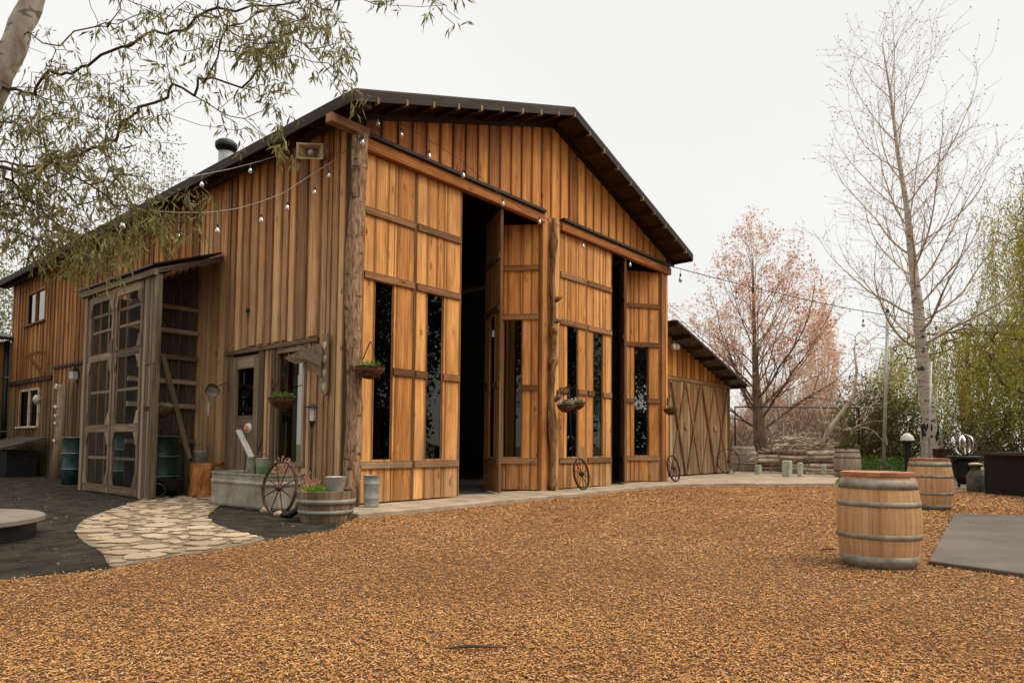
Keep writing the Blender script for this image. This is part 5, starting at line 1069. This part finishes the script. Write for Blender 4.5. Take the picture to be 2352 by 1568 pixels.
drum((-.8, 6.7, .02), .42, 1.35, M['green'], 'dark green drum seen through the left screened door'); drum((-.78, 5.83, .02), .30, 1.35, M['green'], 'dark green drum seen through the right screened door')
c = gp(166, 1112); drum((c.x, c.y, .006), .24, 1.17, M['teal'], 'teal drum standing left of the screened doors')
o = thing('wheelbarrow', (-1.2, 4.45, 0), 'dark old wheelbarrow tub low in the lean-to opening', 'wheelbarrow')
MB().lathe([(.16, .16), (.3, .36), (.31, .37), (.28, .37)], 14, (-1.0, 4.38, 0), ex=1.0, ey=.6).build('tub', M['black'], o); MB().torus((-1.25, 4.3, .16), (.5, 1, 0), .13, .03, 18, 6).build('wheel', M['black'], o, True)
# far-left things
o = thing('side_building', (-1.6, 21.5, 0), 'dark weathered outbuilding at the far left edge', 'building')
g = MB(); vboards(g, 'y', 20.0, -7, .0, lambda x: 4.55, wid=(.2, .3), z0=0, depth=-1, bat=1); g.build('wall', M['farside'], o); MB().box(-7, 20.001, 0, 0, 20.06, 4.55).build('sheathing', M['darkw'], o)
MB().prism([(-7.2, 19.6, 4.58), (.1, 19.6, 4.58), (.1, 24, 5.4), (-7.2, 24, 5.4)], (0, 0, .12)).build('roof', M['black'], o)
c = fx(44, 900, -.12); c = Vector((-.14, 19.95, 0)); o = thing('downpipe', c, 'black downpipe at the far left corner of the barn', 'pipe'); MB().tube([c+Vector((0, 0, .05)), c+Vector((0, 0, 4.6))], .09, 10).build('pipe', M['black'], o, True)
for z in (1.4, 3.3): MB().torus(c+Vector((0, 0, z)), (0, 0, 1), .095, .012, 14, 4).build('clamp', M['galv'], o)
g1, g2 = gp(78, 1090), gp(116, 1096); o = thing('stone_trough', g1, 'dark covered bench box under the lower far window', 'bench')
MB().box(-1.1, 15.2, 0, -.35, 17.6, .8).build('box', M['black'], o); MB().prism([(-1.3, 14.9, .82), (-.2, 14.9, 1.15), (-.2, 18.6, 1.15), (-1.3, 18.6, .82)], (0, 0, .06)).build('lid', M['darkw'], o); MB().box(-1.2, 18.2, 0, -1.05, 18.4, .8).build('leg', M['greyw'], o)
c = gp(14, 1088); c = Vector((-1.7, 18.6, 0)); c = gp(16, 1080); o = thing('terracotta_pot', c, 'tall orange terracotta pot with a small plant at the far left', 'pot'); MB().lathe([(.13, 0), (.15, .05), (.26, .62), (.3, .64), (.3, .74), (.26, .74)], 18, c).build('pot', M['terra'], o, True); plant(o, c+Vector((0, 0, .74)), .25, .4, 150, tm=.1, Ls=.12, Ws=.05)
c = gp(133, 1100); o = thing('totem_post', c, 'weathered post hung with small white ornaments beside the teal drum', 'post'); MB().tube([c, c+Vector((0, 0, 1.0)), c+Vector((.02, 0, 2.7))], [.2, .13, .11], 10, jit=.06).build('post', M['sidelow'], o, True)
for z, s in ((1.05, .12), (1.75, .11), (1.55, .1), (2.0, .13), (2.55, .13), (2.63, .1)): MB().tube([c+Vector((-.16, -.16, z)), c+Vector((-.16, -.12+s*.4, z+s*.5)), c+Vector((-.14, 0, z+s*.3))], [s*.2, s*.36, s*.15], 7, jit=.1).build('ornament', M['white'], o, True)
c = fx(170, 862, -.15); o = thing('wall_lamp', c, 'small white lantern fixed on the barn wall left of the lean-to', 'lantern'); MB().lathe([(.05, -.2), (.12, -.1), (.12, .12), (.05, .2)], 6, c).build('glass', M['white'], o); MB().lathe([(.14, .12), (.02, .26)], 6, c).build('cap', M['black'], o); MB().box(c.x, c.y-.03, c.z-.03, 0, c.y+.03, c.z+.03).build('bracket', M['black'], o)
c = fx(85, 917, -.3); tag(MB().lathe([(.02, -.16), (.1, -.08), (.12, .02), (.06, .14)], 12, c).build('hanging_globe', M['white'], smooth=True), 'small white globe hanging in front of the lower far window', 'lamp')
# round table, near left
c = at(-190, 1192, 7.3); R1 = 1.13; c = Vector((c.x, c.y, 0)); o = thing('round_table', c, 'low round table with a smooth beige top at the left edge', 'table')
MB().lathe([(R1-.03, .18), (R1, .195), (R1, .24), (R1-.02, .252)], 64, c).build('table_top', M['tabletop'], o); MB().lathe([(R1*.93, .0), (R1*.93, .18)], 40, c).build('base', M['black'], o)
# ------------------------------------------------------------------ right side
a_, b_ = gp(2262, 1133), gp(2352, 1141); dr_ = (b_-a_).normalized(); nb = Vector((-dr_.y, dr_.x, 0)); nb = nb if nb.dot(FW) > 0 else -nb; e_ = a_+dr_*3.2
o = thing('bar_counter', (a_+e_)/2, 'long black outdoor counter at the right edge', 'counter')
MB().prism([a_, e_, e_+nb*.8, a_+nb*.8], (0, 0, .93)).build('body', M['black'], o); MB().prism([a_-dr_*.12-nb*.1+Vector((0, 0, .935)), e_-nb*.1+Vector((0, 0, .935)), e_+nb*.9+Vector((0, 0, .935)), a_-dr_*.12+nb*.9+Vector((0, 0, .935))], (0, 0, .07)).build('counter_top', M['darkw'], o)
c = gp(2242, 1129); o = thing('milk_can', c, 'dull green milk can standing left of the black counter', 'milk can'); MB().lathe([(.2, 0), (.205, .03), (.2, .42), (.11, .54), (.11, .62), (.15, .65), (.15, .67)], 20, c).build('body', M['milkcan'], o, True); MB().lathe([(.16, .67), (.15, .71), (.05, .73)], 20, c).build('lid', M['tan_bark'], o, True); MB().torus(c+Vector((.2, 0, .5)), (0, 1, 0), .05, .01, 12, 4).build('handle', M['teal'], o)
tcn = gp(2218, 1120); o = thing('side_table', tcn, 'small dark stand under the polished steel rings', 'table'); MB().lathe([(.42, .78), (.45, .8), (.45, .86), (.42, .88)], 20, tcn).build('table_top', M['black'], o)
for k in range(4): a = k*math.pi/2+.6; MB().tube([tcn+Vector((.34*math.cos(a), .34*math.sin(a), 0)), tcn+Vector((.3*math.cos(a), .3*math.sin(a), .79))], .035, 6).build('leg', M['black'], o)
MB().lathe([(.18, .1), (.26, .3), (.26, .75), (.2, .78)], 16, tcn).build('drawer', M['black'], o)
c = tcn+Vector((0, 0, .88+.30)); o = thing('ring_sculpture', tcn+Vector((0, 0, .88)), 'polished steel ring sculpture on the dark stand', 'sculpture')
for n_ in ((-.8, .55, .1), (-.3, -.9, .05), (.95, .1, 0), (.2, -.95, .2)):
    mb = MB(); nv3 = Vector(n_).normalized(); a3 = nv3.cross(Vector((0, 0, 1))).normalized(); b3 = nv3.cross(a3); n = 30
    for k in range(n):
        th = 2*math.pi*k/n; e3 = a3*math.cos(th)+b3*math.sin(th)
        for rr_, of in ((.29, -.03), (.29, .03), (.275, .03), (.275, -.03)): mb.v.append(c+e3*rr_+nv3*of)
    for k in range(n):
        k2 = (k+1) % n
        for j in range(4): j2 = (j+1) % 4; mb.face([k*4+j, k*4+j2, k2*4+j2, k2*4+j], [(0, 0)]*4, (.5, .5))
    mb.build('ring', M['chrome'], o, True)
c = gp(2086, 1110); zc = at(2087, 1002, (c-CAM).dot(FW)).z; o = thing('white_globe_planter', c, 'white rounded cap on a dark post left of the birch', 'lantern'); MB().tube([c, Vector((c.x, c.y, zc-.12))], .09, 8).build('post', M['black'], o); MB().lathe([(.03, -.22), (.17, -.2), (.2, -.12)], 14, Vector((c.x, c.y, zc))).build('base', M['black'], o, True); MB().lathe([(.2, -.12), (.17, .0), (.08, .09), (.0, .11)], 16, Vector((c.x, c.y, zc)), close=False).build('globe', M['white'], o, True)
c = gp(2142, 1108); o = thing('rust_pot', c+Vector((-.2, -.3, 0)), 'brown-red tall pot at the foot of the birch', 'pot'); cc = c+Vector((-.45, -.35, 0)); MB().lathe([(.2, 0), (.24, .5), (.27, 1.05), (.29, 1.07), (.25, 1.07)], 16, cc).build('pot', M['rust'], o, True)
for px, lab in ((2118, 'left thin stake tied beside the birch trunk'), (2165, 'right thin stake tied beside the birch trunk')):
    c = gp(px, 1100); tp = at(px, 985, (c-CAM).dot(FW)); tag(MB().tube([c, Vector((c.x, c.y, tp.z))], .025, 6).build('tree_stake', M['pole']), lab, 'stake', 'birch stakes')
c = gp(1950, 1098); plantT = bpy.data.objects['wine_barrel.002']; c = plantT.location.copy(); plant(plantT, c+Vector((0, 0, 1.02)), .4, .22, 260, 'leaf_dark', .12, .06, tm=.9)
grs = []; n_ = 5000; px = RNG.uniform(1690, 1990, n_); py = RNG.uniform(1084, 1112, n_); B = np.array([tuple(gp(a, b)) for a, b in zip(px, py)]); keep = ~inside(B[:, :2], SLAB) & ~inside(B[:, :2], MULCH); B = B[keep]
tag(leafmesh('grass', B, RNG.normal(0, .35, B.shape)+np.array([0, 0, 1]), RNG.uniform(.06, .16, len(B)), .02, RNG.uniform(0, 1, len(B)), M['leaf_herb'], None), 'strip of short green grass by the pale fence posts', 'grass', kind='stuff')

for i, (px, py, L_, an, lab) in enumerate(((1100, 1488, .34, .25, 'dark curved stick lying on the wood chips in the foreground'), (1905, 1262, .26, 2.6, 'short dark stick on the chips just left of the nearest barrel'))):
    c = gp(px, py, .02); d = RT*math.cos(an*.3)*L_/2+Vector((0, 0, 0)); d.z = 0
    tag(MB().tube([c-d, c-d*.3+Vector((0, .012, .008)), c+d*.4+Vector((0, -.01, .012)), c+d+Vector((0, .03, .004))], [.006, .009, .008, .004], 6, jit=.15).build('stick', M['twig']), lab, 'stick')
